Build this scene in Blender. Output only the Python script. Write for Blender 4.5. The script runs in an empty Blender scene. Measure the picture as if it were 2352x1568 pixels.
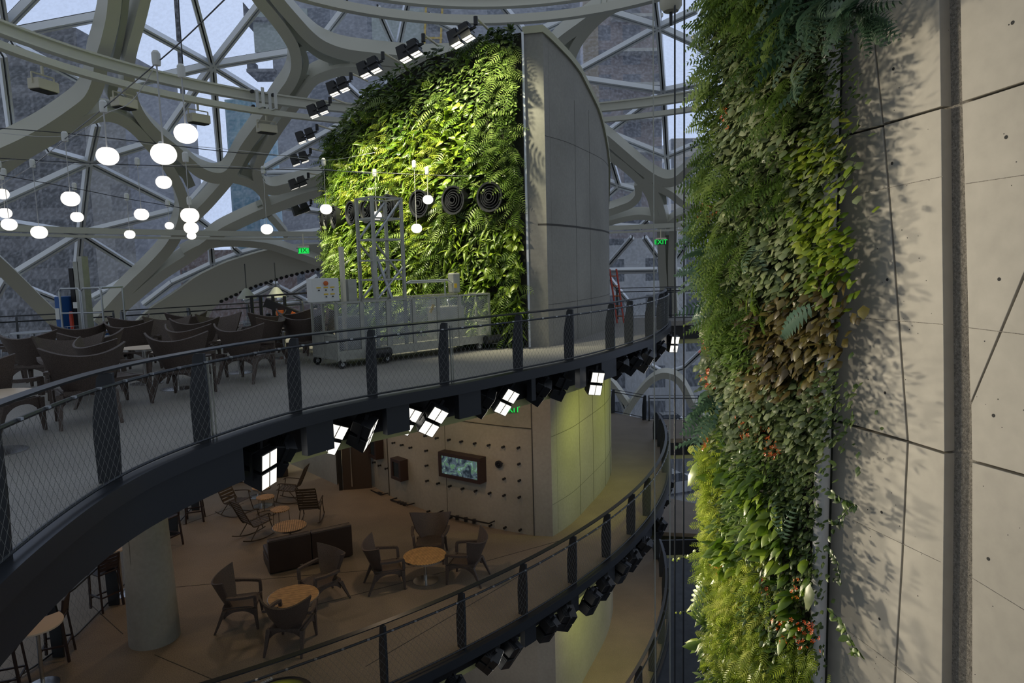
import bpy, math, random
import numpy as np
from mathutils import Vector, Matrix
random.seed(7); RNG=np.random.default_rng(7)
sc=bpy.context.scene; COL=sc.collection; PI=math.pi
# ---------------------------------------------------------------- camera
F=1568.0; PITCH=math.radians(6.26); ROLL=math.radians(1.5); EYE=Vector((0,0,1.92))
FW=Vector((0,math.cos(PITCH),-math.sin(PITCH))); RT=Vector((1,0,0)); UP=RT.cross(FW)
R2=math.cos(ROLL)*RT-math.sin(ROLL)*UP; U2=math.sin(ROLL)*RT+math.cos(ROLL)*UP
cam=bpy.data.cameras.new('camera'); cam.lens=24; cam.sensor_width=36; cam.clip_end=600
camo=bpy.data.objects.new('camera',cam); COL.objects.link(camo)
M=Matrix((R2,U2,-FW)).transposed().to_4x4(); M.translation=EYE; camo.matrix_world=M; sc.camera=camo
# ---------------------------------------------------------------- world, exposure
sc.view_settings.view_transform='Standard'; sc.view_settings.look='None'
sc.view_settings.exposure=0.0; sc.view_settings.gamma=1.0
sc.view_settings.use_curve_mapping=False
w=bpy.data.worlds.new('overcast_sky'); sc.world=w; w.use_nodes=True
nt=w.node_tree; nt.nodes.clear()
o=nt.nodes.new('ShaderNodeOutputWorld'); bg=nt.nodes.new('ShaderNodeBackground'); bg.inputs[1].default_value=1.0
tc=nt.nodes.new('ShaderNodeTexCoord'); no=nt.nodes.new('ShaderNodeTexNoise'); no.inputs['Scale'].default_value=2.2; no.inputs['Detail'].default_value=4
cr=nt.nodes.new('ShaderNodeValToRGB'); cr.color_ramp.elements[0].position=.3; cr.color_ramp.elements[0].color=(.58,.68,.93,1)
cr.color_ramp.elements[1].position=.75; cr.color_ramp.elements[1].color=(.74,.83,1.05,1)
nt.links.new(tc.outputs['Generated'],no.inputs['Vector']); nt.links.new(no.outputs['Fac'],cr.inputs[0])
sp=nt.nodes.new('ShaderNodeSeparateXYZ'); mr=nt.nodes.new('ShaderNodeMapRange'); mr.interpolation_type='SMOOTHSTEP'
mr.inputs['From Min'].default_value=.35; mr.inputs['From Max'].default_value=.72; mr.inputs['To Min'].default_value=.46; mr.inputs['To Max'].default_value=1.0
nt.links.new(tc.outputs['Generated'],sp.inputs[0]); nt.links.new(sp.outputs['Y'],mr.inputs['Value'])
mr.inputs['To Min'].default_value=0.0
vs_=nt.nodes.new('ShaderNodeMixRGB'); vs_.inputs[1].default_value=(.37,.385,.40,1); nt.links.new(mr.outputs[0],vs_.inputs[0]); nt.links.new(cr.outputs[0],vs_.inputs[2])
nt.links.new(vs_.outputs[0],bg.inputs[0]); nt.links.new(bg.outputs[0],o.inputs[0])
# ---------------------------------------------------------------- hall lamps and added fill lamps
def lamp(name,kind,loc,target,power,color,size=.15,angle=60,blend=.6):
    l=bpy.data.lights.new(name,kind); l.energy=power; l.color=color
    if kind=='SPOT': l.spot_size=math.radians(angle); l.spot_blend=blend; l.shadow_soft_size=size
    elif kind=='AREA': l.shape='DISK'; l.size=size
    else: l.shadow_soft_size=size
    ob=bpy.data.objects.new(name,l); COL.objects.link(ob); ob.location=loc
    d=Vector(target)-Vector(loc); ob.rotation_euler=d.to_track_quat('-Z','Y').to_euler()
    ob['kind']='helper'; return ob
WARM=(1,.70,.44); COOL=(1,.88,.66); LIME=(.74,.82,.03)
# floods mostly under the upper deck edge, aimed across the void at the near planted wall and concrete
for k,(p,t,e) in enumerate([((-2.6,7.6,2.6),(2.9,5.7,4.0),330),((-2.9,7.2,2.5),(2.6,6.4,2.6),620),((-2.4,8.9,-1.0),(2.45,6.6,.4),980),((-1.3,10.0,-1.0),(2.3,6.9,-1.2),900),  # first two stand unfitted above the deck, the first an added top fill
                            ((-3.3,6.6,-1.2),(3.0,4.9,.8),260),((-.3,11.2,-1.0),(1.95,7.7,-.6),620)]):
    lamp('flood_light','SPOT',p,t,e,COOL,.15,58,.7)
# floods on arms along the top of the far planted wall
for k,(p,t,e) in enumerate([((-1.0,14.6,7.6),(-.3,16.6,4.6),1200),((-2.4,15.2,7.6),(-1.5,17.2,3.6),1800),((-3.8,16.2,7.0),(-3.0,18.2,3.2),1900),
                            ((-5.2,17.6,6.6),(-4.3,19.4,2.9),1900),((-6.2,19.2,6.0),(-5.2,21.0,2.9),1500),((-6.9,20.8,5.2),(-5.8,22.6,2.0),800),((-3.2,15.0,5.8),(-1.2,17.0,1.3),500)]):
    lamp('wall_flood','SPOT',p,t,e,(1,.93,.62),.1,75,.9)
lamp('corner_flood','SPOT',(-2.2,11.6,1.9),(.75,16.0,2.6),300,COOL,.1,24,.8)
for pp,tt,ee in [((-1.6,14.6,-.9),(-1.6,17.4,-2.4),85),((-3.9,16.4,-.9),(-3.6,19.2,-2.6),60),((.2,14.2,-.9),(.4,16.4,-2.6),45)]:  # added warm fill spots, no fittings, to warm the middle tower wall
    lamp('wall_fill','SPOT',pp,tt,ee,(1,.62,.36),.12,100,1.0)
# lime grow lamps washing the lower faces of the tower and the soffits
for p,t,e,a in [((3.6,15.6,-1.3),(1.9,18.2,-3.0),240,100),((4.8,18.8,-1.3),(2.8,20.6,-3.0),150,100),((3.6,15.8,-6.0),(1.9,18.4,-7.6),220,100),((-1.2,12.6,-1.2),(-1.8,14.6,-.5),60,110),((-3.2,10.4,-1.2),(-4.4,11.6,-.5),50,110)]:
    lamp('grow_light','SPOT',p,t,e,LIME,.15,a,.9)
for p,e in [((-6.4,14.6,-.82),16),((-2.4,13.2,-.82),20),((-7.4,10.5,-.82),9),((-5.4,19.5,-.82),14),((-8,17.5,-.82),12),((-2.2,13.9,-5.55),26),((2.9,15.6,-5.55),26),((3.8,20.6,-5.55),22),((3.6,17.2,-.82),14)]:  # added warm fill below the decks, unseen and without fittings
    lamp('ceiling_fill','AREA',p,(p[0],p[1],-9),e,WARM,.35)

# ---------------------------------------------------------------- helpers
def ray(x,y): return (FW*F+R2*(x-1176)-U2*(y-784)).normalized()
def G(x,y,z=0.0):
    d=ray(x,y); return EYE+d*((z-EYE.z)/d.z)
def D(x,y,Y):
    d=ray(x,y); return EYE+d*(Y/d.y)
DC=Vector((0,15.6,-13.2)); DR=25.5
def S(x,y,R=DR):
    d=ray(x,y); oc=EYE-DC; b=oc.dot(d); c=oc.dot(oc)-R*R; q=b*b-c
    return EYE+d*(-b+math.sqrt(max(q,0)))
def tag(o,label=None,cat=None,group=None,kind=None):
    if label: o['label']=label
    if cat: o['category']=cat
    if group: o['group']=group
    if kind: o['kind']=kind
    return o
def empty(name,loc=(0,0,0),rz=0,label=None,cat=None,group=None,kind=None):
    o=bpy.data.objects.new(name,None); COL.objects.link(o); o.location=loc; o.rotation_euler=(0,0,rz); o.empty_display_size=.1
    return tag(o,label,cat,group,kind)
def copy_tree(o,parent=None):
    c=o.copy(); COL.objects.link(c); c.parent=parent
    for ch in o.children: copy_tree(ch,c)
    return c
def frame_of(d,up=Vector((0,0,1))):
    d=d.normalized(); s=d.cross(up)
    if s.length<1e-4: s=d.cross(Vector((1,0,0)))
    s.normalize(); u=s.cross(d).normalized(); return d,s,u
def catmull(P,n=6,closed=False):
    P=[np.array(p,float) for p in P]; out=[]; N=len(P)
    for i in range(N if closed else N-1):
        if closed: a,b,c,d=P[(i-1)%N],P[i],P[(i+1)%N],P[(i+2)%N]
        else: a,b,c,d=P[max(i-1,0)],P[i],P[i+1],P[min(i+2,N-1)]
        for k in range(n):
            t=k/n; out.append(.5*((2*b)+(c-a)*t+(2*a-5*b+4*c-d)*t*t+(-a+3*b-3*c+d)*t**3))
    if not closed: out.append(P[-1])
    return out
class MB:
    def __init__(s): s.v=[]; s.f=[]; s.m=[]; s.cur=0
    def add(s,vs,fs):
        b=len(s.v); s.v+=[tuple(v) for v in vs]; s.f+=[tuple(i+b for i in f) for f in fs]; s.m+=[s.cur]*len(fs); return s
    def box(s,c,sz,rz=0,rot=None):
        R=rot if rot else Matrix.Rotation(rz,3,'Z'); c=Vector(c); hx,hy,hz=[k/2 for k in sz]
        vs=[c+R@Vector((x*hx,y*hy,z*hz)) for x in(-1,1) for y in(-1,1) for z in(-1,1)]
        return s.add(vs,[(0,1,3,2),(4,6,7,5),(0,4,5,1),(2,3,7,6),(0,2,6,4),(1,5,7,3)])
    def bar(s,p0,p1,w,h=None,up=Vector((0,0,1)),w1=None):
        p0,p1=Vector(p0),Vector(p1); d,sd,u=frame_of(p1-p0,Vector(up)); h=h or w; w1=w1 or w
        vs=[p0+sd*a*w/2+u*b*h/2 for a,b in((-1,-1),(1,-1),(1,1),(-1,1))]+[p1+sd*a*w1/2+u*b*h/2 for a,b in((-1,-1),(1,-1),(1,1),(-1,1))]
        return s.add(vs,[(0,3,2,1),(4,5,6,7),(0,1,5,4),(1,2,6,5),(2,3,7,6),(3,0,4,7)])
    def tube(s,P,r,n=8,closed=False):
        P=[Vector(p) for p in P]; N=len(P); vs=[]; fs=[]; ref=None
        for i,p in enumerate(P):
            t=(P[(i+1)%N]-P[i-1]) if closed else (P[min(i+1,N-1)]-P[max(i-1,0)])
            t.normalize()
            if ref is None: _,sd,u=frame_of(t)
            else:
                sd=ref-t*ref.dot(t); sd.normalize(); u=sd.cross(t)
            ref=sd; rr=r[i] if isinstance(r,(list,tuple)) else r
            vs+=[p+(sd*math.cos(2*PI*k/n)+u*math.sin(2*PI*k/n))*rr for k in range(n)]
        for i in range(N if closed else N-1):
            j=(i+1)%N
            for k in range(n): fs.append((i*n+k,i*n+(k+1)%n,j*n+(k+1)%n,j*n+k))
        if not closed: fs+=[tuple(range(n))[::-1],tuple((N-1)*n+k for k in range(n))]
        return s.add(vs,fs)
    def lathe(s,prof,n=24,c=(0,0,0),rot=None):
        c=Vector(c); vs=[];fs=[]
        for r,z in prof:
            for k in range(n):
                v=Vector((r*math.cos(2*PI*k/n),r*math.sin(2*PI*k/n),z)); vs.append(c+(rot@v if rot else v))
        for i in range(len(prof)-1):
            for k in range(n): fs.append((i*n+k,i*n+(k+1)%n,(i+1)*n+(k+1)%n,(i+1)*n+k))
        if prof[0][0]>1e-3: fs.append(tuple(range(n))[::-1])
        if prof[-1][0]>1e-3: fs.append(tuple((len(prof)-1)*n+k for k in range(n)))
        return s.add(vs,fs)
    def prism(s,poly,z0,z1):
        n=len(poly); vs=[(p[0],p[1],z0) for p in poly]+[(p[0],p[1],z1) for p in poly]
        return s.add(vs,[tuple(range(n))[::-1],tuple(range(n,2*n))]+[(i,(i+1)%n,n+(i+1)%n,n+i) for i in range(n)])
    def loft(s,rows,closed=False,cap=False):
        m=len(rows[0]); vs=[p for r in rows for p in r]; fs=[]
        for i in range(len(rows)-1):
            for k in range(m if closed else m-1): fs.append((i*m+k,i*m+(k+1)%m,(i+1)*m+(k+1)%m,(i+1)*m+k))
        if cap: fs+=[tuple(range(m))[::-1],tuple((len(rows)-1)*m+k for k in range(m))]
        return s.add(vs,fs)
    def shell(s,g,th):
        a=np.array([[tuple(p) for p in r] for r in g],float); du=np.gradient(a,axis=1); dv=np.gradient(a,axis=0)
        n=np.cross(du,dv); n/=np.linalg.norm(n,axis=2,keepdims=True)+1e-9
        A=a+n*th/2; B=a-n*th/2; r,c=a.shape[:2]; vs=list(A.reshape(-1,3))+list(B.reshape(-1,3)); o=r*c; fs=[]
        for i in range(r-1):
            for j in range(c-1):
                q=(i*c+j,i*c+j+1,(i+1)*c+j+1,(i+1)*c+j); fs.append(q); fs.append(tuple(k+o for k in q[::-1]))
        for i in range(r-1):
            for j in (0,c-1): fs.append((i*c+j,(i+1)*c+j,(i+1)*c+j+o,i*c+j+o))
        for j in range(c-1):
            for i in (0,r-1): fs.append((i*c+j,i*c+j+1,i*c+j+1+o,i*c+j+o))
        return s.add(vs,fs)
    def build(s,name,mats,parent=None,loc=(0,0,0),rz=0,smooth=False,bev=0):
        me=bpy.data.meshes.new(name); me.from_pydata(s.v,[],s.f)
        for m in (mats if isinstance(mats,(list,tuple)) else [mats]): me.materials.append(m)
        if s.m and max(s.m)>0: me.polygons.foreach_set('material_index',s.m)
        if smooth: me.polygons.foreach_set('use_smooth',[True]*len(s.f))
        me.update(); o=bpy.data.objects.new(name,me); COL.objects.link(o); o.location=loc; o.rotation_euler=(0,0,rz)
        if parent: o.parent=parent
        if bev:
            b=o.modifiers.new('bevel','BEVEL'); b.width=bev; b.segments=2; b.limit_method='ANGLE'
        if smooth:
            try: me.set_sharp_from_angle(angle=math.radians(40))
            except Exception: pass
        return o
ORD=['first','second','third','fourth','fifth','sixth','seventh','eighth','ninth','tenth','eleventh','twelfth','thirteenth','fourteenth','fifteenth','sixteenth','seventeenth','eighteenth','nineteenth','twentieth','twenty-first','twenty-second','twenty-third','twenty-fourth','twenty-fifth']
# ---------------------------------------------------------------- materials
def mat(name,col,rough=.6,metal=0,noise=None,bump=0,emit=None,spec=None,coord='Object'):
    m=bpy.data.materials.new(name); m.use_nodes=True; n=m.node_tree; b=n.nodes['Principled BSDF']
    b.inputs['Base Color'].default_value=(*col,1); b.inputs['Roughness'].default_value=rough; b.inputs['Metallic'].default_value=metal
    if spec is not None: b.inputs['Specular IOR Level'].default_value=spec
    if emit: b.inputs['Emission Color'].default_value=(*emit[0],1); b.inputs['Emission Strength'].default_value=emit[1]
    if noise:   # list of (scale, amount)
        t=n.nodes.new('ShaderNodeTexCoord'); prev=None; lastfac=None
        for sc_,amt in noise:
            x=n.nodes.new('ShaderNodeTexNoise'); x.inputs['Scale'].default_value=sc_; x.inputs['Detail'].default_value=5
            n.links.new(t.outputs[coord],x.inputs['Vector'])
            r=n.nodes.new('ShaderNodeMapRange'); r.inputs['From Min'].default_value=.3; r.inputs['From Max'].default_value=.7
            r.inputs['To Min'].default_value=1-amt; r.inputs['To Max'].default_value=1+amt
            n.links.new(x.outputs['Fac'],r.inputs['Value'])
            if prev is None: prev=r.outputs[0]
            else:
                mu=n.nodes.new('ShaderNodeMath'); mu.operation='MULTIPLY'; n.links.new(prev,mu.inputs[0]); n.links.new(r.outputs[0],mu.inputs[1]); prev=mu.outputs[0]
            lastfac=x.outputs['Fac']
        v=n.nodes.new('ShaderNodeVectorMath'); v.operation='SCALE'; v.inputs[0].default_value=col; n.links.new(prev,v.inputs['Scale'])
        n.links.new(v.outputs[0],b.inputs['Base Color'])
        if bump:
            bp=n.nodes.new('ShaderNodeBump'); bp.inputs['Strength'].default_value=bump; bp.inputs['Distance'].default_value=.01
            n.links.new(lastfac,bp.inputs['Height']); n.links.new(bp.outputs[0],b.inputs['Normal'])
    return m
def slat_mat(name,c1,c2,freq,axis=0,rough=.5):
    m=bpy.data.materials.new(name); m.use_nodes=True; n=m.node_tree; b=n.nodes['Principled BSDF']; b.inputs['Roughness'].default_value=rough
    t=n.nodes.new('ShaderNodeTexCoord'); wv=n.nodes.new('ShaderNodeTexWave'); wv.inputs['Scale'].default_value=freq; wv.inputs['Distortion'].default_value=.3
    wv.bands_direction='XYZ'[axis]; cr=n.nodes.new('ShaderNodeValToRGB'); cr.color_ramp.elements[0].color=(*c2,1); cr.color_ramp.elements[1].color=(*c1,1)
    cr.color_ramp.elements[0].position=.08; cr.color_ramp.elements[1].position=.3
    nz=n.nodes.new('ShaderNodeTexNoise'); nz.inputs['Scale'].default_value=9; n.links.new(t.outputs['Object'],nz.inputs['Vector'])
    mx=n.nodes.new('ShaderNodeMixRGB'); mx.blend_type='OVERLAY'; mx.inputs[0].default_value=.5
    n.links.new(t.outputs['Object'],wv.inputs['Vector']); n.links.new(wv.outputs['Fac'],cr.inputs[0]); n.links.new(cr.outputs[0],mx.inputs[1]); n.links.new(nz.outputs['Fac'],mx.inputs[2])
    n.links.new(mx.outputs[0],b.inputs['Base Color']); return m
def facade_mat(name,wall,glass,sx,sy,frac=.6,rough=.5,lit=None):
    """windows in a grid on the building's own face (object coordinates, x along the face, z up)"""
    m=bpy.data.materials.new(name); m.use_nodes=True; n=m.node_tree; b=n.nodes['Principled BSDF']; b.inputs['Roughness'].default_value=rough
    t=n.nodes.new('ShaderNodeTexCoord'); sp=n.nodes.new('ShaderNodeSeparateXYZ'); n.links.new(t.outputs['Object'],sp.inputs[0])
    def stripe(sock,period,fr):
        a=n.nodes.new('ShaderNodeMath'); a.operation='DIVIDE'; n.links.new(sock,a.inputs[0]); a.inputs[1].default_value=period
        f=n.nodes.new('ShaderNodeMath'); f.operation='FRACT'; n.links.new(a.outputs[0],f.inputs[0])
        l=n.nodes.new('ShaderNodeMath'); l.operation='LESS_THAN'; n.links.new(f.outputs[0],l.inputs[0]); l.inputs[1].default_value=fr; return l.outputs[0]
    ad=n.nodes.new('ShaderNodeMath'); ad.operation='ADD'; n.links.new(sp.outputs['X'],ad.inputs[0]); n.links.new(sp.outputs['Y'],ad.inputs[1])
    mu=n.nodes.new('ShaderNodeMath'); mu.operation='MULTIPLY'; n.links.new(stripe(ad.outputs[0],sx,frac),mu.inputs[0]); n.links.new(stripe(sp.outputs['Z'],sy,.62),mu.inputs[1])
    nz=n.nodes.new('ShaderNodeTexNoise'); nz.inputs['Scale'].default_value=.35; n.links.new(t.outputs['Object'],nz.inputs['Vector'])
    mx=n.nodes.new('ShaderNodeMixRGB'); mx.inputs[1].default_value=(*wall,1); mx.inputs[2].default_value=(*glass,1); n.links.new(mu.outputs[0],mx.inputs[0])
    m2=n.nodes.new('ShaderNodeMixRGB'); m2.blend_type='OVERLAY'; m2.inputs[0].default_value=.6; n.links.new(mx.outputs[0],m2.inputs[1]); n.links.new(nz.outputs['Fac'],m2.inputs[2])
    n.links.new(m2.outputs[0],b.inputs['Base Color']); return m
def leaf_mat(name,c0,c1,c2,trans=.3,rough=.36):
    m=bpy.data.materials.new(name); m.use_nodes=True; n=m.node_tree; b=n.nodes['Principled BSDF']; out=n.nodes['Material Output']
    at=n.nodes.new('ShaderNodeAttribute'); at.attribute_name='tint'
    cr=n.nodes.new('ShaderNodeValToRGB'); e=cr.color_ramp.elements; e[0].color=(*c0,1); e[1].color=(*c2,1); k=e.new(.5); k.color=(*c1,1)
    n.links.new(at.outputs['Fac'],cr.inputs[0]); n.links.new(cr.outputs[0],b.inputs['Base Color']); b.inputs['Roughness'].default_value=rough
    b.inputs['Specular IOR Level'].default_value=.6
    tr=n.nodes.new('ShaderNodeBsdfTranslucent'); n.links.new(cr.outputs[0],tr.inputs['Color'])
    mx=n.nodes.new('ShaderNodeMixShader'); mx.inputs[0].default_value=trans; n.links.new(b.outputs[0],mx.inputs[1]); n.links.new(tr.outputs[0],mx.inputs[2]); n.links.new(mx.outputs[0],out.inputs['Surface'])
    return m
def glass_mat(name):
    m=bpy.data.materials.new(name); m.use_nodes=True; n=m.node_tree; n.nodes.remove(n.nodes['Principled BSDF']); out=n.nodes['Material Output']
    tr=n.nodes.new('ShaderNodeBsdfTransparent'); tr.inputs[0].default_value=(.86,.91,.96,1)
    gl=n.nodes.new('ShaderNodeBsdfGlossy'); gl.inputs['Roughness'].default_value=.05; gl.inputs[0].default_value=(.8,.85,.9,1)
    df=n.nodes.new('ShaderNodeBsdfTranslucent'); df.inputs[0].default_value=(.75,.82,.95,1)
    t=n.nodes.new('ShaderNodeTexCoord'); mp=n.nodes.new('ShaderNodeMapping'); mp.inputs['Scale'].default_value=(5.5,5.5,.22); mp.inputs['Rotation'].default_value=(.25,.1,0)
    nz=n.nodes.new('ShaderNodeTexNoise'); nz.inputs['Scale'].default_value=1.7; nz.inputs['Detail'].default_value=4
    mr=n.nodes.new('ShaderNodeMapRange'); mr.inputs['From Min'].default_value=.4; mr.inputs['From Max'].default_value=.75; mr.inputs['To Min'].default_value=.05; mr.inputs['To Max'].default_value=.25
    n.links.new(t.outputs['Object'],mp.inputs[0]); n.links.new(mp.outputs[0],nz.inputs['Vector']); n.links.new(nz.outputs['Fac'],mr.inputs['Value'])
    m1=n.nodes.new('ShaderNodeMixShader'); m1.inputs[0].default_value=.04; n.links.new(tr.outputs[0],m1.inputs[1]); n.links.new(gl.outputs[0],m1.inputs[2])
    m2=n.nodes.new('ShaderNodeMixShader'); n.links.new(mr.outputs[0],m2.inputs[0]); n.links.new(m1.outputs[0],m2.inputs[1]); n.links.new(df.outputs[0],m2.inputs[2]); n.links.new(m2.outputs[0],out.inputs['Surface'])
    return m
def emit_mat(name,col,s):
    m=bpy.data.materials.new(name); m.use_nodes=True; n=m.node_tree; n.nodes.remove(n.nodes['Principled BSDF'])
    e=n.nodes.new('ShaderNodeEmission'); e.inputs[0].default_value=(*col,1); e.inputs[1].default_value=s; n.links.new(e.outputs[0],n.nodes['Material Output'].inputs[0]); return m
X=dict(
 steel=mat('white_painted_steel',(.60,.60,.53),.45),
 web=mat('painted_steel_web',(.40,.42,.37),.5),
 alu=mat('aluminium_glazing_bar',(.78,.82,.88),.35,.25),
 gasket=mat('dark_gasket',(.02,.022,.025),.6),
 floor=mat('terrazzo_floor',(.215,.175,.135),.65,0,[(1.2,.12),(60,.35)],.15),
 floor_up=mat('pale_deck_concrete',(.25,.24,.225),.7,0,[(.8,.1),(70,.4)],.2),
 dark=mat('charcoal_metal',(.030,.034,.042),.38,.3),
 dark2=mat('black_metal',(.012,.012,.014),.45,.2),
 conc=mat('tower_concrete',(.27,.265,.24),.75,0,[(.7,.14),(14,.07)],.1),
 conc_r=mat('fair_faced_concrete',(.40,.375,.33),.7,0,[(.9,.10),(9,.06)],.08),
 rough=mat('bush_hammered_concrete',(.25,.23,.20),.9,0,[(55,.4),(160,.35)],1.0),
 hole=mat('bore_hole',(.03,.03,.03),.9),
 seam=mat('dark_joint',(.05,.048,.045),.8),
 rim=mat('parapet_cap',(.42,.42,.30),.6),
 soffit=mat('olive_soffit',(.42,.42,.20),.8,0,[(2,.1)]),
 wicker=mat('dark_brown_wicker',(.078,.058,.050),.55,0,[(110,.5)],.6),
 wood=slat_mat('slatted_wood_top',(.52,.31,.13),(.08,.04,.015),7.5,0), net=mat('net_wire',(.16,.17,.17),.5,.3),
 steelr=mat('brushed_steel',(.55,.55,.55),.25,1),
 silver=mat('silver_mesh_metal',(.45,.48,.52),.35,.8),
 galv=mat('galvanised_metal',(.36,.37,.34),.5,.45,[(6,.12)]),
 leather=mat('dark_brown_upholstery',(.028,.017,.013),.45,0,[(3,.15)]),
 bronze=mat('bronze_slat',(.070,.050,.034),.5,.2),
 darkwood=mat('dark_stained_wood',(.030,.016,.014),.4),
 pale=mat('pale_table_laminate',(.62,.50,.38),.4),
 globe=emit_mat('lit_opal_glass',(1,.94,.84),1.6),
 lens=emit_mat('lit_reflector',(1,.96,.86),1.25),
 lensd=mat('reflector_cup',(.6,.6,.6),.2,.9,emit=((1,.95,.85),.35)),
 black=mat('black_plastic',(.010,.011,.014),.4),
 rubber=mat('rubber',(.015,.015,.015),.7),
 cream=mat('cream_plastic',(.60,.57,.46),.5),
 blue=mat('blue_paint',(.02,.09,.30),.4), red=mat('red_paint',(.45,.04,.02),.4), yellow=mat('yellow_label',(.65,.45,.03),.5),
 orange=mat('orange_paint',(.55,.12,.02),.5), white=mat('white_enamel',(.62,.64,.64),.45),
 pipe=mat('grey_plastic_pipe',(.46,.47,.49),.45),
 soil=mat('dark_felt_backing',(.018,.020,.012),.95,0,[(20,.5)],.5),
 exit=emit_mat('lit_green_sign',(.02,.95,.12),.85), exitd=mat('dark_sign_face',(.01,.06,.02),.4),
 glass=glass_mat('rain_streaked_glass'),
 chrome=mat('polished_steel',(.75,.75,.75),.08,1),
 asphalt=mat('asphalt',(.06,.065,.075),.8,0,[(2,.2)]), side=mat('pavement_slab',(.22,.22,.23),.8,0,[(.5,.1)]),
 carw=mat('car_paint_silver',(.5,.52,.55),.25,.4), cardk=mat('car_paint_dark',(.03,.05,.10),.25,.3), carg=mat('car_window',(.02,.03,.04),.1),
 brown=mat('brown_door',(.035,.022,.016),.5),
)
# ================================================================ DOME
dome=empty('wall_dome',(0,0,0),kind='structure')
def beam(pts,depth=.55,R=DR-.9,m='steel',name='steel_beam',n=5):
    P=catmull(pts,n); P=[p for p in P]; mb=MB(); rows=[]
    for i,p in enumerate(P):
        q0=P[max(i-1,0)]; q1=P[min(i+1,len(P)-1)]; t=(q1-q0)[:2]; t=t/(np.linalg.norm(t)+1e-9); nx,ny=-t[1],t[0]; w=p[2]/2
        a=S(p[0]+nx*w,p[1]+ny*w,R); b=S(p[0]-nx*w,p[1]-ny*w,R); c=((a+b)/2-DC).normalized()
        rows.append([a,b,b+c*depth,a+c*depth])
    mb.loft(rows,closed=True,cap=True); return mb.build(name,X[m],dome,smooth=True)
def W(L,w): return [(x,y,w) for x,y in L]
BEAMS=[
 # loop round the central opening
 (W([(352,-60),(338,-15),(322,50),(305,110),(297,155),(300,205),(312,248),(335,285),(365,317),(400,345),(428,370),(456,394),(484,407),(510,409),(530,398),(546,374),(566,338),(601,290),(629,250),(651,217),(670,189),(681,155),(676,115),(655,77),(624,36),(590,-5),(560,-60)],25)),
 # left loop
 (W([(268,-60),(264,0),(258,50),(246,100),(234,140),(226,190),(206,232),(168,264),(110,303),(50,335),(-10,362),(-60,385)],32)),
 # lower left loop
 (W([(-60,425),(0,395),(60,355),(120,320),(170,291),(212,273),(250,268),(285,279),(315,302),(345,335),(375,368),(398,405),(415,440),(424,478),(416,520),(392,566),(352,612),(300,662),(250,716),(225,745)],24)),
 (W([(-60,560),(0,612),(50,660),(95,705),(140,748)],34)),
 # opening under the central one
 (W([(540,396),(515,428),(478,470),(440,508),(415,540)],22)),
 (W([(538,412),(562,418),(585,428),(602,444),(612,462),(614,480)],18)),
 # right loop round the tower spotlights
 (W([(960,168),(907,167),(853,164),(785,165),(743,176),(718,190),(694,222),(668,258),(642,294),(619,330),(601,362),(592,388),(592,412),(606,431),(630,438),(662,431),(705,421),(750,410),(800,400)],21)),
 (W([(600,-50),(636,0),(674,45),(710,84),(743,108),(790,125),(853,134),(915,140),(972,143),(1040,141)],27)),
 # long raking beam
 (W([(810,425),(755,440),(706,452),(655,470),(604,490),(553,513),(510,535),(476,562),(430,596),(372,634),(310,684),(262,728)],21)),
 (W([(620,498),(640,520),(660,545)],14)),
 (W([(425,588),(460,570),(505,560),(560,560),(620,567),(680,586),(735,606)],15)),
 # right of the tower
 (W([(1396,25),(1366,40),(1329,66),(1290,95),(1262,125)],22)),
 (W([(1600,-30),(1500,-6),(1450,6),(1405,22),(1370,48),(1342,78),(1322,108),(1310,140),(1304,170)],22)),
 (W([(1380,312),(1398,326),(1436,359),(1475,392),(1503,411),(1530,420),(1556,414),(1582,392),(1612,366),(1650,330)],20)),
 (W([(1385,345),(1405,363),(1436,386),(1470,418),(1493,453),(1503,490),(1512,522)],17)),
 (W([(1480,410),(1504,444),(1518,480),(1527,520)],16)),
 (W([(1500,428),(1538,446),(1570,470),(1605,480)],15)),
 (W([(1528,524),(1543,512),(1560,501),(1584,498),(1610,506)],15)),
 (W([(1370,497),(1398,489),(1424,480),(1450,469),(1466,450),(1464,425)],16)),
 (W([(1370,520),(1400,512),(1437,503),(1470,499),(1506,503)],12)),
 (W([(1518,530),(1520,600),(1524,660),(1526,730)],18)),
 (W([(1546,530),(1543,600),(1544,660),(1548,730)],18)),
 (W([(1425,985),(1442,945),(1470,903),(1500,872),(1530,863),(1562,880),(1590,935)],14)),
 (W([(1385,860),(1410,890),(1440,930)],12)),
]
BEAMS+=[ # the lattice carries on behind the tower and behind the near wall
 (W([(1036,141),(1100,136),(1180,130),(1266,122)],26)), (W([(940,168),(1040,172),(1150,190),(1240,235),(1320,290),(1392,350)],20)),
 (W([(795,401),(900,402),(1000,425),(1100,462),(1230,500),(1372,497)],20)), (W([(805,426),(950,440),(1080,490),(1230,530),(1372,520)],18)),
 (W([(1640,342),(1700,270),(1750,190),(1810,120),(1900,60),(2000,30),(2120,-40)],21)), (W([(1600,480),(1690,486),(1780,470),(1880,425),(2000,400),(2140,420),(2300,470)],18)),
 (W([(1605,506),(1700,520),(1790,560),(1850,640),(1880,740)],18)), (W([(1590,-30),(1700,-50)],20)), (W([(2120,430),(2060,520),(2020,620),(2000,740)],20)), (W([(1590,930),(1640,1000),(1700,1100)],14)), (W([(1372,930),(1300,1000),(1250,1100)],14)),
 (W([(1780,455),(1750,380),(1720,300)],16)), (W([(2000,40),(2080,150),(2140,280),(2160,420)],18))]
for b in BEAMS: beam(b)
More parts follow.
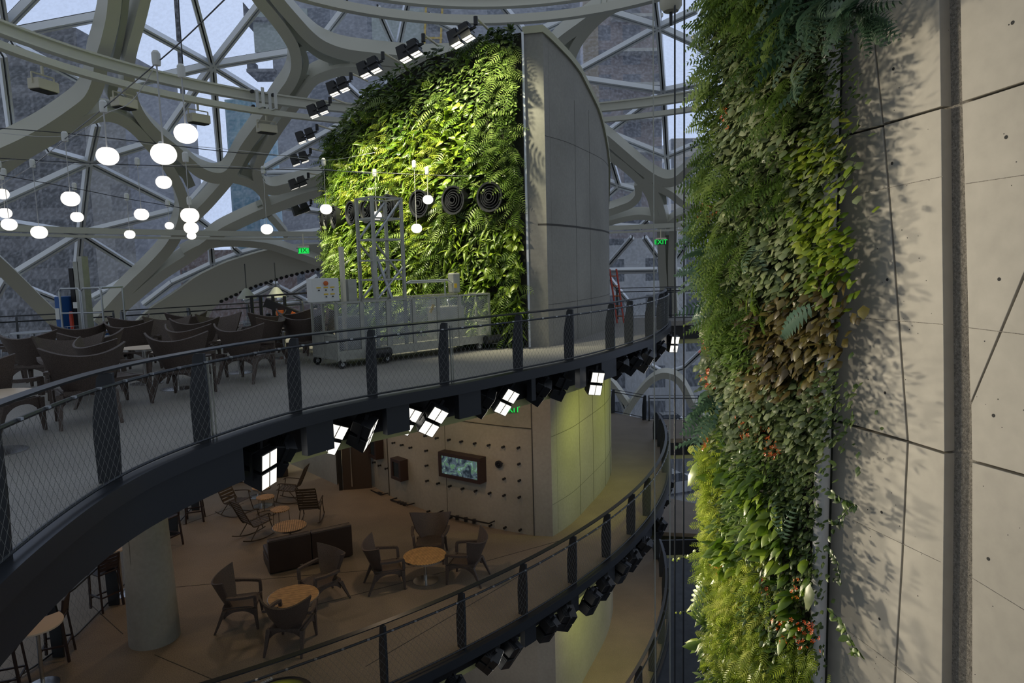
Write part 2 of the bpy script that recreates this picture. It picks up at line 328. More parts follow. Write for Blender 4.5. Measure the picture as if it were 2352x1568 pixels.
WEBS=[W([(300,-60),(291,-10),(284,50),(274,105),(266,140)],16), W([(262,195),(258,215),(268,236),(288,246)],22), W([(232,248),(262,256),(290,262)],12),
 W([(326,308),(352,340),(390,378),(424,400),(440,430)],20), W([(556,393),(575,402),(596,414),(606,440)],22), W([(622,306),(604,325),(576,356),(556,387)],12),
 W([(612,12),(655,58),(706,107),(742,132),(783,145),(802,152)],14), W([(672,108),(695,121),(703,143),(698,168),(684,196),(668,226)],13), W([(698,176),(719,178),(740,166),(764,155),(786,150)],12),
 W([(690,112),(712,112)],10), W([(1388,18),(1350,55),(1312,96),(1290,128)],22), W([(1452,398),(1482,428),(1500,452)],18), W([(1508,418),(1520,440),(1524,470)],16), W([(1532,540),(1532,640),(1535,730)],14),W([(600,470),(612,500)],20)]
for b in WEBS: beam(b,.3,DR-.75,'web','web_plate')
# curved plate where two domes meet, with round ports
up=[(300,748),(345,705),(400,670),(451,632),(515,601),(579,581),(637,566),(700,560),(757,556),(790,556)]
lo=[(470,748),(484,712),(505,692),(545,673),(586,655),(652,634),(711,621),(757,613),(790,606)]
def along(L,t):
    L=np.array(L,float); d=np.r_[0,np.cumsum(np.linalg.norm(np.diff(L,axis=0),axis=1))]; t=t*d[-1]
    return np.array([np.interp(t,d,L[:,0]),np.interp(t,d,L[:,1])])
g=[[S(*(along(up,i/24)*(1-j/6)+along(lo,i/24)*j/6),R=DR-.3) for j in range(7)] for i in range(25)]
mb=MB(); mb.shell(g,.12); mb.build('arch_plate',X['steel'],dome,smooth=True)
for i in range(23):
    p=along([(505,697),(545,679),(586,661),(652,640),(711,626),(757,618),(775,614)],(i+.3)/23)
    q=S(p[0],p[1]-4,DR-.37); nrm=(DC-q).normalized(); mb=MB(); mb.lathe([(.001,.0),(.085,.0),(.085,.03),(.06,.03),(.06,.045),(.001,.045)],14,rot=nrm.to_track_quat('Z','Y').to_matrix())
    mb.build('port',X['hole'],dome,loc=q)
# glazing bars (aluminium pair with a dark joint)
def mull(a,b,w=11):
    A=S(*a,DR); B=S(*b,DR); mid=(A+B)/2; up=(mid-DC).normalized(); d,s,u=frame_of(B-A,up); ww=w*(mid-EYE).length/F
    mb=MB(); mb.bar(A+s*ww*.32,B+s*ww*.32,ww*.36,.22,up); mb.bar(A-s*ww*.32,B-s*ww*.32,ww*.36,.22,up); mb.cur=1; mb.bar(A-u*.0+u*.08,B+u*.08,ww*.3,.2,up)
    return mb.build('glazing_bar',[X['alu'],X['gasket']],dome)
MUL=[((487,150),(300,48)),((487,150),(430,-60)),((487,150),(620,-20)),((487,150),(668,120)),((487,150),(600,220)),((487,150),(507,385)),((487,150),(365,325)),((487,150),(290,195)),
 ((507,385),(600,275)),((507,385),(400,343)),((507,385),(425,478)),
 ((203,372),(222,285)),((203,372),(335,332)),((203,372),(412,476)),((203,372),(110,346)),((203,372),(-20,474)),((203,372),(184,537)),
 ((184,537),(175,640)),((184,537),(12,642)),((184,537),(324,624)),((184,537),(-20,505)),((184,537),(420,478)),((324,624),(212,684)),((324,624),(384,540)),((12,642),(155,698)),((-20,700),(12,642)),
 ((10,62),(95,-25)),((30,76),(258,32)),((10,62),(-5,-30)),((4,125),(28,318)),((30,310),(192,222)),((-20,326),(28,314)),((28,100),(208,196)),
 ((800,10),(737,92)),((912,121),(868,20)),((945,-40),(912,121)),((912,121),(885,215)),((912,121),(775,110)),((912,121),(1090,103)),((985,38),(1090,92)),((1150,8),(1215,85)),((1225,78),(1330,28)),((728,122),(762,158)),((776,176),(830,226)),
 ((604,388),(815,268)),((612,397),(790,392)),((652,474),(770,492)),((660,540),(800,522)),((489,527),(612,465)),((489,527),(455,502)),
 ((400,588),(445,556)),((395,650),(484,608)),((484,608),(553,582)),((553,582),(612,566)),((484,568),(487,608)),((535,568),(553,582)),((330,700),(395,650)),
 ((1513,62),(1500,-40)),((1513,62),(1400,27)),((1513,62),(1330,162)),((1513,62),(1600,22)),((1513,62),(1602,102)),((1513,62),(1524,209)),
 ((1524,209),(1335,181)),((1524,209),(1605,192)),((1524,209),(1395,304)),((1524,209),(1532,359)),((1532,359),(1395,304)),((1532,359),(1615,324)),((1532,359),(1537,416)),
 ((1385,412),(1422,426)),((1422,426),(1460,436)),((1422,426),(1405,370)),((1422,426),(1395,450)),((1405,518),(1470,522)),((1470,522),(1488,505)),
 ((1452,545),(1385,622)),((1480,545),(1512,590)),((1385,622),(1510,620)),((1550,619),(1610,632)),((1385,622),(1452,705)),((1592,540),(1550,598)),
 ((1495,840),(1528,858)),((1528,858),(1570,845)),((1420,900),(1445,960)),((1560,960),(1600,1010)),
 ((560,690),(640,650)),((640,690),(730,635)),((600,640),(700,690)),((700,660),(800,640)),((640,700),(800,680))]
for c,ps in [((1080,300),[(912,215),(1076,104),(1240,235),(1335,181),(1200,440),(1000,425),(830,226),(790,392)]),((1830,290),[(1720,270),(1800,140),(1950,120),(2060,180),(2100,330),(1950,410),(1830,440),(1604,327),(1602,102)]),((1940,580),[(1850,520),(1950,430),(2060,500),(2010,620),(1880,700),(1760,620)]),((1690,610),[(1600,540),(1610,632),(1700,525),(1800,600),(1760,700)]),((2180,140),[(2090,150),(2150,300),(2300,260),(2260,0),(2120,-20)]),((1640,780),[(1570,845),(1600,700),(1740,760),(1690,900)]),((1180,700),[(1000,640),(1385,622),(1250,860),(1060,860)])]:
    MUL+=[(c,p) for p in ps]
for a,b in MUL: mull(a,b)
# glazed skin: dome cap seen from inside
mb=MB(); rows=[]
for i in range(0,25):
    th=math.radians(4+i*4.6); rows.append([DC+Vector((math.sin(th)*math.cos(a*PI/36),math.sin(th)*math.sin(a*PI/36),math.cos(th)))*(DR+.3) for a in range(72)])
mb.loft(rows,closed=True); gl=mb.build('window_1',X['glass'],smooth=True); gl['kind']='structure'
# ================================================================ RING RAILS
def ring(name,R,z,w,h,a0,a1,c=(0.0,15.5),m='steel',lab='',kind='box',grp=None):
    mb=MB(); rows=[]; n=int((a1-a0)/3)
    for i in range(n+1):
        a=math.radians(a0+(a1-a0)*i/n); e=Vector((math.cos(a),math.sin(a),0)); p=Vector((c[0],c[1],z))
        if kind=='box': rows.append([p+e*(R-w/2)+Vector((0,0,-h/2)),p+e*(R+w/2)+Vector((0,0,-h/2)),p+e*(R+w/2)+Vector((0,0,h/2)),p+e*(R-w/2)+Vector((0,0,h/2))])
        else:
            prof=[(-.5,-.5),(.5,-.5),(.5,-.34),(.12,-.34),(.12,.34),(.5,.34),(.5,.5),(-.5,.5),(-.5,.34),(-.12,.34),(-.12,-.34),(-.5,-.34)]
            rows.append([p+e*(R+x*w)+Vector((0,0,y*h)) for x,y in prof])
    mb.loft(rows,closed=True,cap=True); o=mb.build(name,X[m]); return tag(o,lab,'track',grp)
ring('track_beam',11.9,7.76,.25,.33,20,178,c=(.04,15.0),lab='curved upper I-beam of the track ring crossing the dome at mid height',kind='I')
ring('track_beam',11.62,7.23,.23,.17,20,178,c=(.04,15.0),lab='slimmer lower rail hanging below the curved I-beam ring',kind='box')
ring('crown_track',7.46,9.43,.24,.24,30,150,c=(-.19,14.4),lab='lower rail of the ring near the crown of the dome',kind='box')
ring('crown_track',7.72,10.04,.24,.32,30,150,c=(-.19,14.4),lab='upper I-beam of the ring near the crown of the dome',kind='I')
ring('walkway_beam',17.86,3.58,.2,.21,5,190,c=(0,15.0),lab='thin cream ring beam running behind the globe lights',kind='box')
ring('walkway_pipe',17.57,3.36,.09,.09,5,190,c=(0,15.0),lab='thin pipe running just below the cream ring beam',kind='box')
def floodbox(px,py,z,lab,i,dy=0):
    p=G(px,py,z); e=empty('floodlight',p,math.atan2(p.y-15.6,p.x)+PI/2,lab,'floodlight','cream floodlights under the track ring')
    mb=MB(); mb.box((0,0,-.20),(.62,.34,.26)); mb.build('housing',X['cream'],e,bev=.02)
    mb=MB(); mb.box((0,0,-.345),(.54,.28,.03)); mb.build('lens',X['rubber'],e)
    mb=MB(); mb.bar((-.33,0,-.2),(-.33,0,.06),.03); mb.bar((.33,0,-.2),(.33,0,.06),.03); mb.bar((-.33,0,.06),(.33,0,.06),.03); mb.bar((0,0,.06),(0,0,.28),.05); mb.build('bracket',X['cream'],e)
for i,(px,py,l) in enumerate([(98,178,'cream box floodlight hung at the far left of the track ring'),(284,220,'cream box floodlight hung in front of the left beam junction'),(455,258,'cream box floodlight hung beside the big hanging globe'),(612,282,'cream box floodlight hung near the trolley on the track ring')]):
    floodbox(px,py,6.98,l,i)
# trolley on the track ring
p=G(612,228,7.6); e=empty('track_trolley',p,math.atan2(p.y-15.6,p.x)+PI/2,'white wheeled trolley clamped on the curved track ring','trolley')
for dx in(-.22,.22):
    mb=MB(); mb.box((dx,-.2,0),(.1,.04,.62)); mb.box((dx,.2,0),(.1,.04,.62)); mb.box((dx,0,-.3),(.1,.4,.04)); mb.build('side_plate',X['white'],e,bev=.01)
for dx in(-.36,0,.36):
    for dz in(-.24,.24):
        mb=MB(); mb.lathe([(.001,-.04),(.06,-.04),(.06,.04),(.001,.04)],12,rot=Matrix.Rotation(PI/2,3,'X')); mb.build('wheel',X['black'],e,loc=(dx,-.24,dz))
# ================================================================ DECKS
C20=(-14.59,25.9)
def arc(a0,a1,R=20,n=60): return [(C20[0]+R*math.cos(math.radians(a0+(a1-a0)*i/n)),C20[1]+R*math.sin(math.radians(a0+(a1-a0)*i/n))) for i in range(n+1)]
UP_CTRL=[(-.6,-1.6),(-2.1,1.2),(-3.0,3.0),(-3.5,4.5),(-3.74,6.2),(-3.52,7.6),(-2.95,9.05),(-2.08,10.15),(-.95,11.22),(.14,12.42),(1.17,13.6),(2.08,14.9),(2.88,16.25),(3.6,17.6),(4.62,20.4),(5.1,22.4)]
UPATH=[tuple(p) for p in catmull(UP_CTRL,8)]
MPATH=arc(-74,-2,20,72); LPATH=arc(-60,6,20,66)
class Path:
    def __init__(s,P): s.P=np.array(P,float); s.d=np.r_[0,np.cumsum(np.linalg.norm(np.diff(s.P,axis=0),axis=1))]; s.L=s.d[-1]
    def at(s,t): return np.array([np.interp(t,s.d,s.P[:,0]),np.interp(t,s.d,s.P[:,1])])
    def nrm(s,t):
        a=s.at(max(t-.15,0)); b=s.at(min(t+.15,s.L)); v=(b-a)/np.linalg.norm(b-a); return np.array([v[1],-v[0]])   # outward: away from the deck
    def near(s,p):
        ts=np.linspace(0,s.L,600); X_=np.interp(ts,s.d,s.P[:,0])-p[0]; Y_=np.interp(ts,s.d,s.P[:,1])-p[1]; return float(ts[int(np.argmin(X_*X_+Y_*Y_))])
def deck(name,poly,z,m,sof=True):
    from mathutils.geometry import tessellate_polygon
    tri=tessellate_polygon([[Vector((p[0],p[1],0)) for p in poly]]); n=len(poly); mb=MB(); fs=[]
    for t in tri:
        a,b,c=[Vector(poly[i]) for i in t]; t=tuple(t) if (b-a).cross(c-a)>0 else tuple(t)[::-1]; fs.append(t); fs.append(tuple(i+n for i in t[::-1]))
    mb.add([(p[0],p[1],z) for p in poly]+[(p[0],p[1],z-.16) for p in poly],fs+[(i,(i+1)%n,n+(i+1)%n,n+i) for i in range(n)]); o=mb.build(name,X[m]); o['kind']='structure'; return o
G2=lambda x,y,z:(G(x,y,z).x,G(x,y,z).y)
UPOLY=UPATH+[(9.5,22.9),(9.5,24.4),(3.6,24.2),(-4.4,24.4),(-6.5,21.2),(-10.5,17.5),(-17,13),(-21,6),(-21,-4)]
deck('floor_upper',UPOLY,0,'floor_up')
ML=[G2(-160,1680,-4.7),G2(60,1548,-4.7),G2(160,1472,-4.7),G2(232,1398,-4.7),G2(300,1322,-4.7),G2(430,1175,-4.7)]
MPOLY=MPATH+[(10,25.4),(10,28),(5.6,28.6),(3,32),(-8,40),(-16,36),(-17,24)]+ML[::-1]+[(-9.3,8.2),(-9.9,6.4)]
deck('floor_middle',MPOLY,-4.7,'floor')
LPOLY=LPATH+[(10,27),(10,30),(2,36),(-20,40),(-26,20),(-12,6)]
deck('floor_lower',LPOLY,-9.4,'floor')
def offset(path,t,d): return path.at(t)-path.nrm(t)*d
def fascia(name,path,z,bays,label_z=.55,t0=0,t1=None):
    t1=t1 or path.L; root=empty(name,(0,0,0),kind='structure'); n=int((t1-t0)/.15)
    def strip(a,b,off0,off1,za,zb,m,nm):
        k=max(2,int((b-a)/.15)); rows=[]
        for i in range(k+1):
            t=a+(b-a)*i/k; p0=offset(path,t,off0); p1=offset(path,t,off1)
            rows.append([(p0[0],p0[1],za),(p1[0],p1[1],za),(p1[0],p1[1],zb),(p0[0],p0[1],zb)])
        mb=MB(); mb.loft(rows,closed=True,cap=True); mb.build(nm,X[m],root,smooth=True)
    strip(t0,t1,-.14,.02,z-.15,z+.02,'dark','edge_band')
    cur=t0
    for a,b in bays+[(t1,t1+1)]:
        if a-cur>.05: strip(cur,a,-.02,.10,z-.60,z-.15,'dark','fascia_panel')
        cur=b
    strip(t0,t1,.34,.42,z-.62,z-.15,'dark2','recess_back')
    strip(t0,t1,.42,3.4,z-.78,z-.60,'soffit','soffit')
    return root
def railing(path,z,t0,t1,posts,label,net=.095,dbl=(),grp=None):
    root=empty('railing',(0,0,0),0,label,'railing',grp); H=1.07
    def line(h,off=.0,n=None):
        k=int((t1-t0)/.12); return [Vector((*offset(path,t0+(t1-t0)*i/k,off),z+h)) for i in range(k+1)]
    for t in posts:
        p=path.at(t); nn=path.nrm(t); a=math.atan2(nn[1],nn[0]); dz=.03
        sec=[(-.17,.035,.0),(-.18,.05,.45),(-.17,.05,.62),(-.10,.045,1.0),(-.07,.045,1.04)]
        mb=MB(); rows=[]
        for x0,x1,h in sec:
            rows.append([Vector((x0,-.022,h)),Vector((x1,-.022,h)),Vector((x1,.022,h)),Vector((x0,.022,h))])
        mb.loft(rows,closed=True,cap=True); mb.build('post',X['dark'],root,loc=(p[0],p[1],z),rz=a,bev=.004)
    for t in dbl:
        p=offset(path,t+.13,.03); mb=MB(); mb.tube([(p[0],p[1],z+.02),(p[0],p[1],z+.98)],.014,8); mb.tube([(p[0]+.03,p[1]+.03,z+.02),(p[0]+.03,p[1]+.03,z+.98)],.009,6); mb.build('tension_rod',X['galv'],root)
    L=line(1.07,.03); rows=[]
    k=len(L)
    for i,p in enumerate(L):
        t=t0+(t1-t0)*i/(k-1); nn=path.nrm(t); e=Vector((nn[0],nn[1],0)); rows.append([p-e*.045-Vector((0,0,.008)),p+e*.03-Vector((0,0,.02)),p+e*.035,p-e*.045+Vector((0,0,.012))])
    mb=MB(); mb.loft(rows,closed=True,cap=True); mb.build('handrail',X['dark'],root,smooth=True)
    mb=MB(); mb.tube(line(.93,-.04),.019,6); mb.build('upper_rail',X['dark'],root,smooth=True)
    mb=MB(); mb.tube(line(.07,-.04),.016,6); mb.build('bottom_rail',X['dark'],root,smooth=True)
    k=int((t1-t0)/.42)
    if net<.1:
        proto=None
        for i in range(min(k,95)):
            p=offset(path,t0+(i+.5)*.42,-.062)
            if proto is None: mb=MB(); mb.box((0,0,0),(.035,.03,.02)); proto=mb.build('clip',X['silver'],root); c=proto
            else: c=proto.copy(); COL.objects.link(c); c.parent=root
            c.location=(p[0],p[1],z+.942)
    if net:
        mb=MB(); Hn=.86; run=Hn*.7; r=.0015; n=int((t1-t0)/net)
        for k in range(-int(run/net),n):
            for sgn in (1,-1):
                pts=[]
                for j in range(7):
                    f=j/6; t=t0+k*net+run*(f if sgn>0 else 1-f)
                    if t<t0 or t>t1: continue
                    p=offset(path,t,-.055); pts.append(Vector((p[0],p[1],z+.07+Hn*f)))
                if len(pts)>1: mb.tube(pts,r,3)
        mb.build('wire_net',X['net'],root)
    return root
UP=Path(UPATH); MP=Path(MPATH); LP=Path(LPATH)
UFIX=[(600,1050),(664,1034),(786,983),(846,984),(958,946),(1020,948),(1130,918),(1182,905),(1260,893),(1300,876),(1372,862),(1440,840),(1470,828),(1496,822),(1526,800),(1548,778)]
MFIX=[(1060,1580),(1142,1520),(1190,1490),(1275,1438),(1312,1418),(1372,1372),(1400,1346),(1440,1302),(1464,1284),(1492,1254),(1522,1205),(1536,1150),(1541,1110)]
def bays(path,fx,z,half):
    ts=sorted(path.near((G(x,y,z).x,G(x,y,z).y)) for x,y in fx); out=[]
    for t in ts:
        if out and t-half<out[-1][1]+.25 and (t-out[-1][0])<1.7: out[-1]=(out[-1][0],t+half)
        else: out.append((max(t-half,out[-1][1]+.12) if out else t-half,t+half))
    return out
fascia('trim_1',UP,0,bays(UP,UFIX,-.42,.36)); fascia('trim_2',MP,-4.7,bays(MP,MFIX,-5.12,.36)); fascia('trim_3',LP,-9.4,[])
UPOST=[(28,1290),(265,1108),(480,1020),(683,950),(868,915),(1045,888),(1195,852),(1310,828),(1393,803),(1445,790),(1490,773)]
ups=sorted([UP.near(G2(x,y,0)) for x,y in UPOST]+[UP.near((-2.1,1.2)),UP.near((-3.0,2.8))]+[UP.L-.1,UP.L-1.6,UP.L-2.9])
railing(UP,0,.5,UP.L,ups,'dark curved railing with wire net along the edge of the upper deck',dbl=[UP.near(G2(x,y,0)) for x,y in ((480,1020),(1045,888),(1393,803))])
mps=sorted([MP.near(G2(x,y,-4.7)) for x,y in [(890,1580),(1064,1490),(1208,1413),(1318,1341),(1397,1281),(1455,1228),(1495,1185)]]+[MP.near(a) for a in arc(-14,-2,20,4)]+[MP.near(a) for a in arc(-72,-60,20,3)])
railing(MP,-4.7,.2,MP.L-.1,mps,'dark curved railing with wire net along the edge of the middle floor',net=.098)
railing(LP,-9.4,8,LP.L-.1,[8.2+i*1.5 for i in range(int((LP.L-8.4)/1.5)+1)],'dark curved railing of the lowest floor glimpsed at the bottom right',net=.12)
# straight far railings
def far_rail(pts,z,label):
    P=Path([tuple(p) for p in pts]); return railing(P,z,0,P.L,[.02+i*(P.L-.04)/max(1,int(P.L/1.6)) for i in range(max(1,int(P.L/1.6))+1)],label,net=.16)
far_rail([(-10.0,17.2),(-12.5,15.6),(-16.7,12.9)],0,'dark railing behind the mesh chairs at the far left of the upper deck')
far_rail([(-6.4,20.9),(-8.2,19.2),(-9.9,17.3)],0,'dark railing behind the wicker chairs and the folded lift on the upper deck')
far_rail([(9.4,24.1),(3.7,24.0)],0,'dark railing at the far end of the upper deck right of the tower')
far_rail([(5.2,22.95),(9.4,23.0)],0,'dark railing along the narrow upper bridge beside the planted column')
far_rail([(5.6,28.5),(4.2,30.4),(3.2,31.4)],-4.7,'dark angled railing at the far end of the middle floor')
far_rail([(9.8,27.9),(5.7,28.4)],-4.7,'dark railing on the middle bridge in front of the parked cars')
far_rail([(a[0]+.12,a[1]+.12) for a in ML[::-1]],-4.7,'dark railing behind the bar stools at the left edge of the middle floor')
for z,y0,y1 in ((0,22.8,24.5),(-4.7,25.3,28.1),(-9.4,27,30)):
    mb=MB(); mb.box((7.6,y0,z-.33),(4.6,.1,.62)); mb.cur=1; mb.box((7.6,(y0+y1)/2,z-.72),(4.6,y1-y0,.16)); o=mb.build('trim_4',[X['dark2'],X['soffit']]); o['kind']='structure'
# floor joints
mb=MB()
for z,L in ((-4.7,[[(700,1395),(1110,1290),(1290,1240)],[(205,1385),(282,1455)],[(355,1503),(560,1590)],[(420,1205),(560,1155)],[(380,1350),(690,1322),(960,1300)],[(840,1530),(1400,1200)]]),):
    for l in L:
        for a,b in zip(l[:-1],l[1:]): mb.bar(G(*a,z+.003),G(*b,z+.003),.012,.004)
o=mb.build('floor_joint',X['seam']); o['kind']='structure'
# ================================================================ TOWER
TC=(5.59,26.99); TR=11.92
def tl(a): return (TC[0]+TR*math.cos(a),TC[1]+TR*math.sin(a))
a_s=math.atan2(16.24-TC[1],.42-TC[0]); a_e=math.atan2(27-TC[1],-6.3-TC[0])%(2*PI); a_s%=2*PI
LEFT=[tl(a_s+(a_e-a_s)*i/40) for i in range(41)]
RIGHT=[tuple(p) for p in catmull([(.88,16.16),(1.45,17.05),(1.98,18.2),(2.62,19.7),(2.98,20.9),(3.18,22.0),(3.3,24),(3.0,27),(2.0,30)],6)]
def zl(Y): return float(np.interp(Y,[16.2,17.5,18.8,20.5,22.7,24,25.5,27],[7.2,7.1,6.8,6.27,5.75,4.9,3.6,2.2]))
def zr(Y): return float(np.interp(Y,[16.1,16.9,18,19.5,20.3,21.0,21.8,24,30],[7.27,7.05,6.85,6.25,5.75,5.35,4.8,3.2,1.0]))
def tower(name,z0,z1,m,top=False):
    root=empty(name,(0,0,0),kind='structure')
    ring_=[(p,zl(p[1])) for p in LEFT[::-1]]+[((.88,16.16),7.27)]+[(p,zr(p[1])) for p in RIGHT[1:]]
    n=len(ring_); vs=[]; fs=[]
    for (p,zt) in ring_: vs.append((p[0],p[1],z0))
    for (p,zt) in ring_: vs.append((p[0],p[1],zt if top else z1))
    fs=[(i,(i+1)%n,n+(i+1)%n,n+i) for i in range(n)]+[tuple(range(n,2*n))]
    mb=MB(); mb.add(vs,fs); mb.build('wall_face',X[m],root)
    return root,ring_
tw,ring_=tower('wall_tower_upper',0,7,'conc',True)
tower('wall_tower_middle',-4.7,-.16,'conc'); tower('wall_tower_lower',-9.4,-4.86,'conc')
# cap along the top and joints
def roff(P,i,d):
    a=np.array(P[max(i-1,0)]);b=np.array(P[min(i+1,len(P)-1)]);t=(b-a)/np.linalg.norm(b-a);n=np.array([t[1],-t[0]]); return np.array(P[i])+n*d
CR=[(.43,16.26)]+RIGHT
rows=[]
for i,p in enumerate(CR):
    z=7.27 if i<2 else zr(p[1]); o_=roff(CR,i,.06); q=roff(CR,i,-.25); rows.append([(q[0],q[1],z-.02),(o_[0],o_[1],z-.10),(o_[0],o_[1],z+.06),(q[0],q[1],z+.08)])
mb=MB(); mb.loft(rows,closed=True,cap=True); mb.build('parapet_cap',X['rim'],tw)
def joint(L,z0,z1,d=.006,w=.03,vert=False,parent=tw):
    mb=MB()
    if vert:
        p=L; mb.box((p[0],p[1],(z0+z1)/2),(w,w,z1-z0))
    else:
        rows=[]
        for i,p in enumerate(L):
            a=roff(L,i,d); b=roff(L,i,-.05); rows.append([(a[0],a[1],z0-w/2),(a[0],a[1],z0+w/2),(b[0],b[1],z0+w/2),(b[0],b[1],z0-w/2)])
        mb.loft(rows,closed=True,cap=True)
    mb.build('joint',X['seam'],parent)
joint(CR,2.88,2.88,w=.045)
joint((1.0,16.36),0,7.1,w=.02,vert=True); joint((1.02,16.40),-4.7,-.2,w=.03,vert=True); 
for L,z,w_ in ((RIGHT,4.9,.008),(RIGHT,1.0,.008),(RIGHT,-2.2,.01),(RIGHT,-3.9,.006)): joint(L,z,z,w=w_,d=.004)
for i in (9,14,19,24): joint(RIGHT[i],-4.7,-.2,w=.012,vert=True)
for i in (9,14): joint(RIGHT[i],0,6,w=.008,vert=True)
LM=[p for p in LEFT]
for t,w_ in ((0.02,.03),(.22,.012),(.42,.035)):
    i=int(t*40); joint(LEFT[i],-4.7,-.3,w=w_,vert=True)
joint(LEFT[:30],-2.0,-2.0,w=.008); joint([(.0,0)]+[] or LEFT[:30],-.9,-.9,w=.008)
mb=MB(); mb.box((.42,16.22,3.6),(.05,.12,7.2)); mb.build('edge_trim',X['alu'],tw)
# tie holes and fixings on the middle face
def on_left(px,py):
    d=ray(px,py); o2=Vector((EYE.x-TC[0],EYE.y-TC[1])); dd=Vector((d.x,d.y)); a=dd.dot(dd); b=o2.dot(dd); c=o2.dot(o2)-TR*TR; t=(-b-math.sqrt(max(b*b-a*c,0)))/a
    p=EYE+d*t; n=Vector((p.x-TC[0],p.y-TC[1],0)).normalized(); return p,n
FX=[(980,1000),(1006,1005),(1034,1009),(1062,1013),(1093,1017),(1125,1021),(1158,1025),(1193,1027),(982,1034),(983,1068),(984,1103),(1009,1109),(1036,1115),(1065,1121),(1095,1126),(1127,1131),(1160,1136),(1195,1140),(1194,1064),(1160,1098),(1195,1102),(987,1173),(1012,1179),(1038,1187),(1129,1205),(1162,1210),(1197,1215),(850,1055),(862,1061),(875,1068),(891,1075),(907,1016),(926,1021),(946,1027)]
for k,(x,y) in enumerate(FX):
    p,n=on_left(x,y); mb=MB(); mb.lathe([(.028,-.01),(.028,.03),(.016,.03),(.016,.07),(.032,.07),(.032,.10),(.001,.10)],10,rot=n.to_track_quat('Z','Y').to_matrix())
    o=mb.build('wall_fixing',X['black'],loc=p); tag(o,'small black anchor knob in the grid of fixings on the warm concrete wall','wall anchor','anchor knobs on the concrete wall of the middle floor')
# ================================================================ NEAR CONCRETE WALL
WT=Vector((.25,-.968,0)).normalized(); WN=Vector((-WT.y*-1,0,0)); WN=Vector((-.968,-.25,0)).normalized()
WP=WN*-4.0   # a point of the wall plane
def wl(px,py,off=0):
    d=ray(px,py); t=((WP-EYE).dot(WN)+off)/d.dot(WN); p=EYE+d*t; return (p-WP).dot(WT),p.z
def wp(s,z,off=0): return WP+WT*s+Vector((0,0,z))+WN*off-Vector((0,0,WP.z))
wallr=empty('wall_right',(0,0,0),kind='structure')
def panel(poly,th=.09,m='conc_r',gap=.009):
    P=[Vector(wl(*p)) for p in poly]; c=sum(P,Vector((0,0)))/len(P)
    n=len(P); Q=[]
    area=sum(P[i].x*P[(i+1)%n].y-P[(i+1)%n].x*P[i].y for i in range(n)); sg=1 if area>0 else -1
    for i in range(n):    # inset every edge
        a,b,c_=P[i-1],P[i],P[(i+1)%n]; e1=(b-a).normalized(); e2=(c_-b).normalized(); n1=Vector((-e1.y,e1.x))*sg; n2=Vector((-e2.y,e2.x))*sg
        m_=(n1+n2); Q.append(b+m_/max(m_.dot(n1),.3)*gap)
    mb=MB(); vs=[wp(q.x,q.y,0) for q in Q]+[wp(q.x,q.y,-th) for q in Q]
    mb.add(vs,[tuple(range(n)),tuple(range(n,2*n))[::-1]]+[(i,n+i,n+(i+1)%n,(i+1)%n) for i in range(n)])
    return mb.build('wall_panel',X[m],wallr,bev=.003)
T=-420; B=2100
panel([(1900,T),(1975,T),(2003,50),(2028,288),(1900,322)],gap=.008)
panel([(1975,T),(2155,T),(2160,0),(2164,246),(2028,286),(2003,50)])
panel([(1900,322),(2028,288),(2045,480),(2066,760),(2085,1014),(1900,960)])
panel([(2028,286),(2164,246),(2166,480),(2170,800),(2172,1041),(2085,1014),(2066,760),(2045,480)])
panel([(1900,962),(2085,1014),(2072,1290),(2055,1568),(2020,B),(1880,B)])
panel([(2085,1014),(2172,1041),(2166,1568),(2160,B),(2020,B),(2055,1568),(2072,1290)])
panel([(2196,T),(2500,-900),(4200,-3200),(4200,-383),(2565,124),(2352,190),(2207,237),(2203,0)])
panel([(2207,237),(2352,190),(2565,124),(2352,632),(2228,928),(2215,500)])
panel([(2565,124),(4200,-383),(4200,1538),(2352,1092),(2230,1058),(2228,928),(2352,632)])
panel([(2230,1058),(2352,1092),(4200,1538),(4200,4200),(2600,2500),(2236,B),(2230,1568)])
s0=wl(1900,700)[0]; s1=wl(4200,700)[0]
mb=MB(); vs=[wp(s,z,o) for s in (s0-.2,s1) for z in (-6.5,8.5) for o in (-.085,-.6)]
mb.add(vs,[(0,2,3,1),(4,5,7,6),(0,1,5,4),(2,6,7,3),(0,4,6,2),(1,3,7,5)]); mb.build('recess',X['rough'],wallr)
mb=MB()
for x,y in [(2052,158),(2049,375),(2038,642),(2033,902),(2025,1176),(2020,1421),(2311,315),(2295,641),(2282,954),(2270,1283),(2326,52)]:
    s,z=wl(x,y); mb.lathe([(.012,.0),(.012,.0012),(.001,.0012)],10,c=wp(s,z,.0),rot=WN.to_track_quat('Z','Y').to_matrix())
mb.build('tie_hole',X['hole'],wallr)
mb=MB(); 
for k in range(140):
    s=random.uniform(s0+.2,min(s1,wl(2400,700)[0])); z=random.uniform(-2.2,4.5); r=random.choice([.0025,.0035,.0045])
    if wl(2160,600)[0]<s<wl(2218,600)[0]: continue
    mb.lathe([(r,0),(r,.001),(.0005,.001)],6,c=wp(s,z,0),rot=WN.to_track_quat('Z','Y').to_matrix())
mb.build('blowhole',X['hole'],wallr)
for a,b in (((1950,450),(2166,405)),((1950,728),(2170,745)),((2218,422),(2352,402)),((2222,752),(2352,768)),((1960,1195),(2160,1290)),((1950,1450),(2110,1568)),((2230,1325),(2352,1400))):
    A=wl(*a);Bq=wl(*b); mb=MB(); mb.bar(wp(*A,0.0),wp(*Bq,0.0),.004,.003,WN); mb.build('shutter_line',X['rough'],wallr)
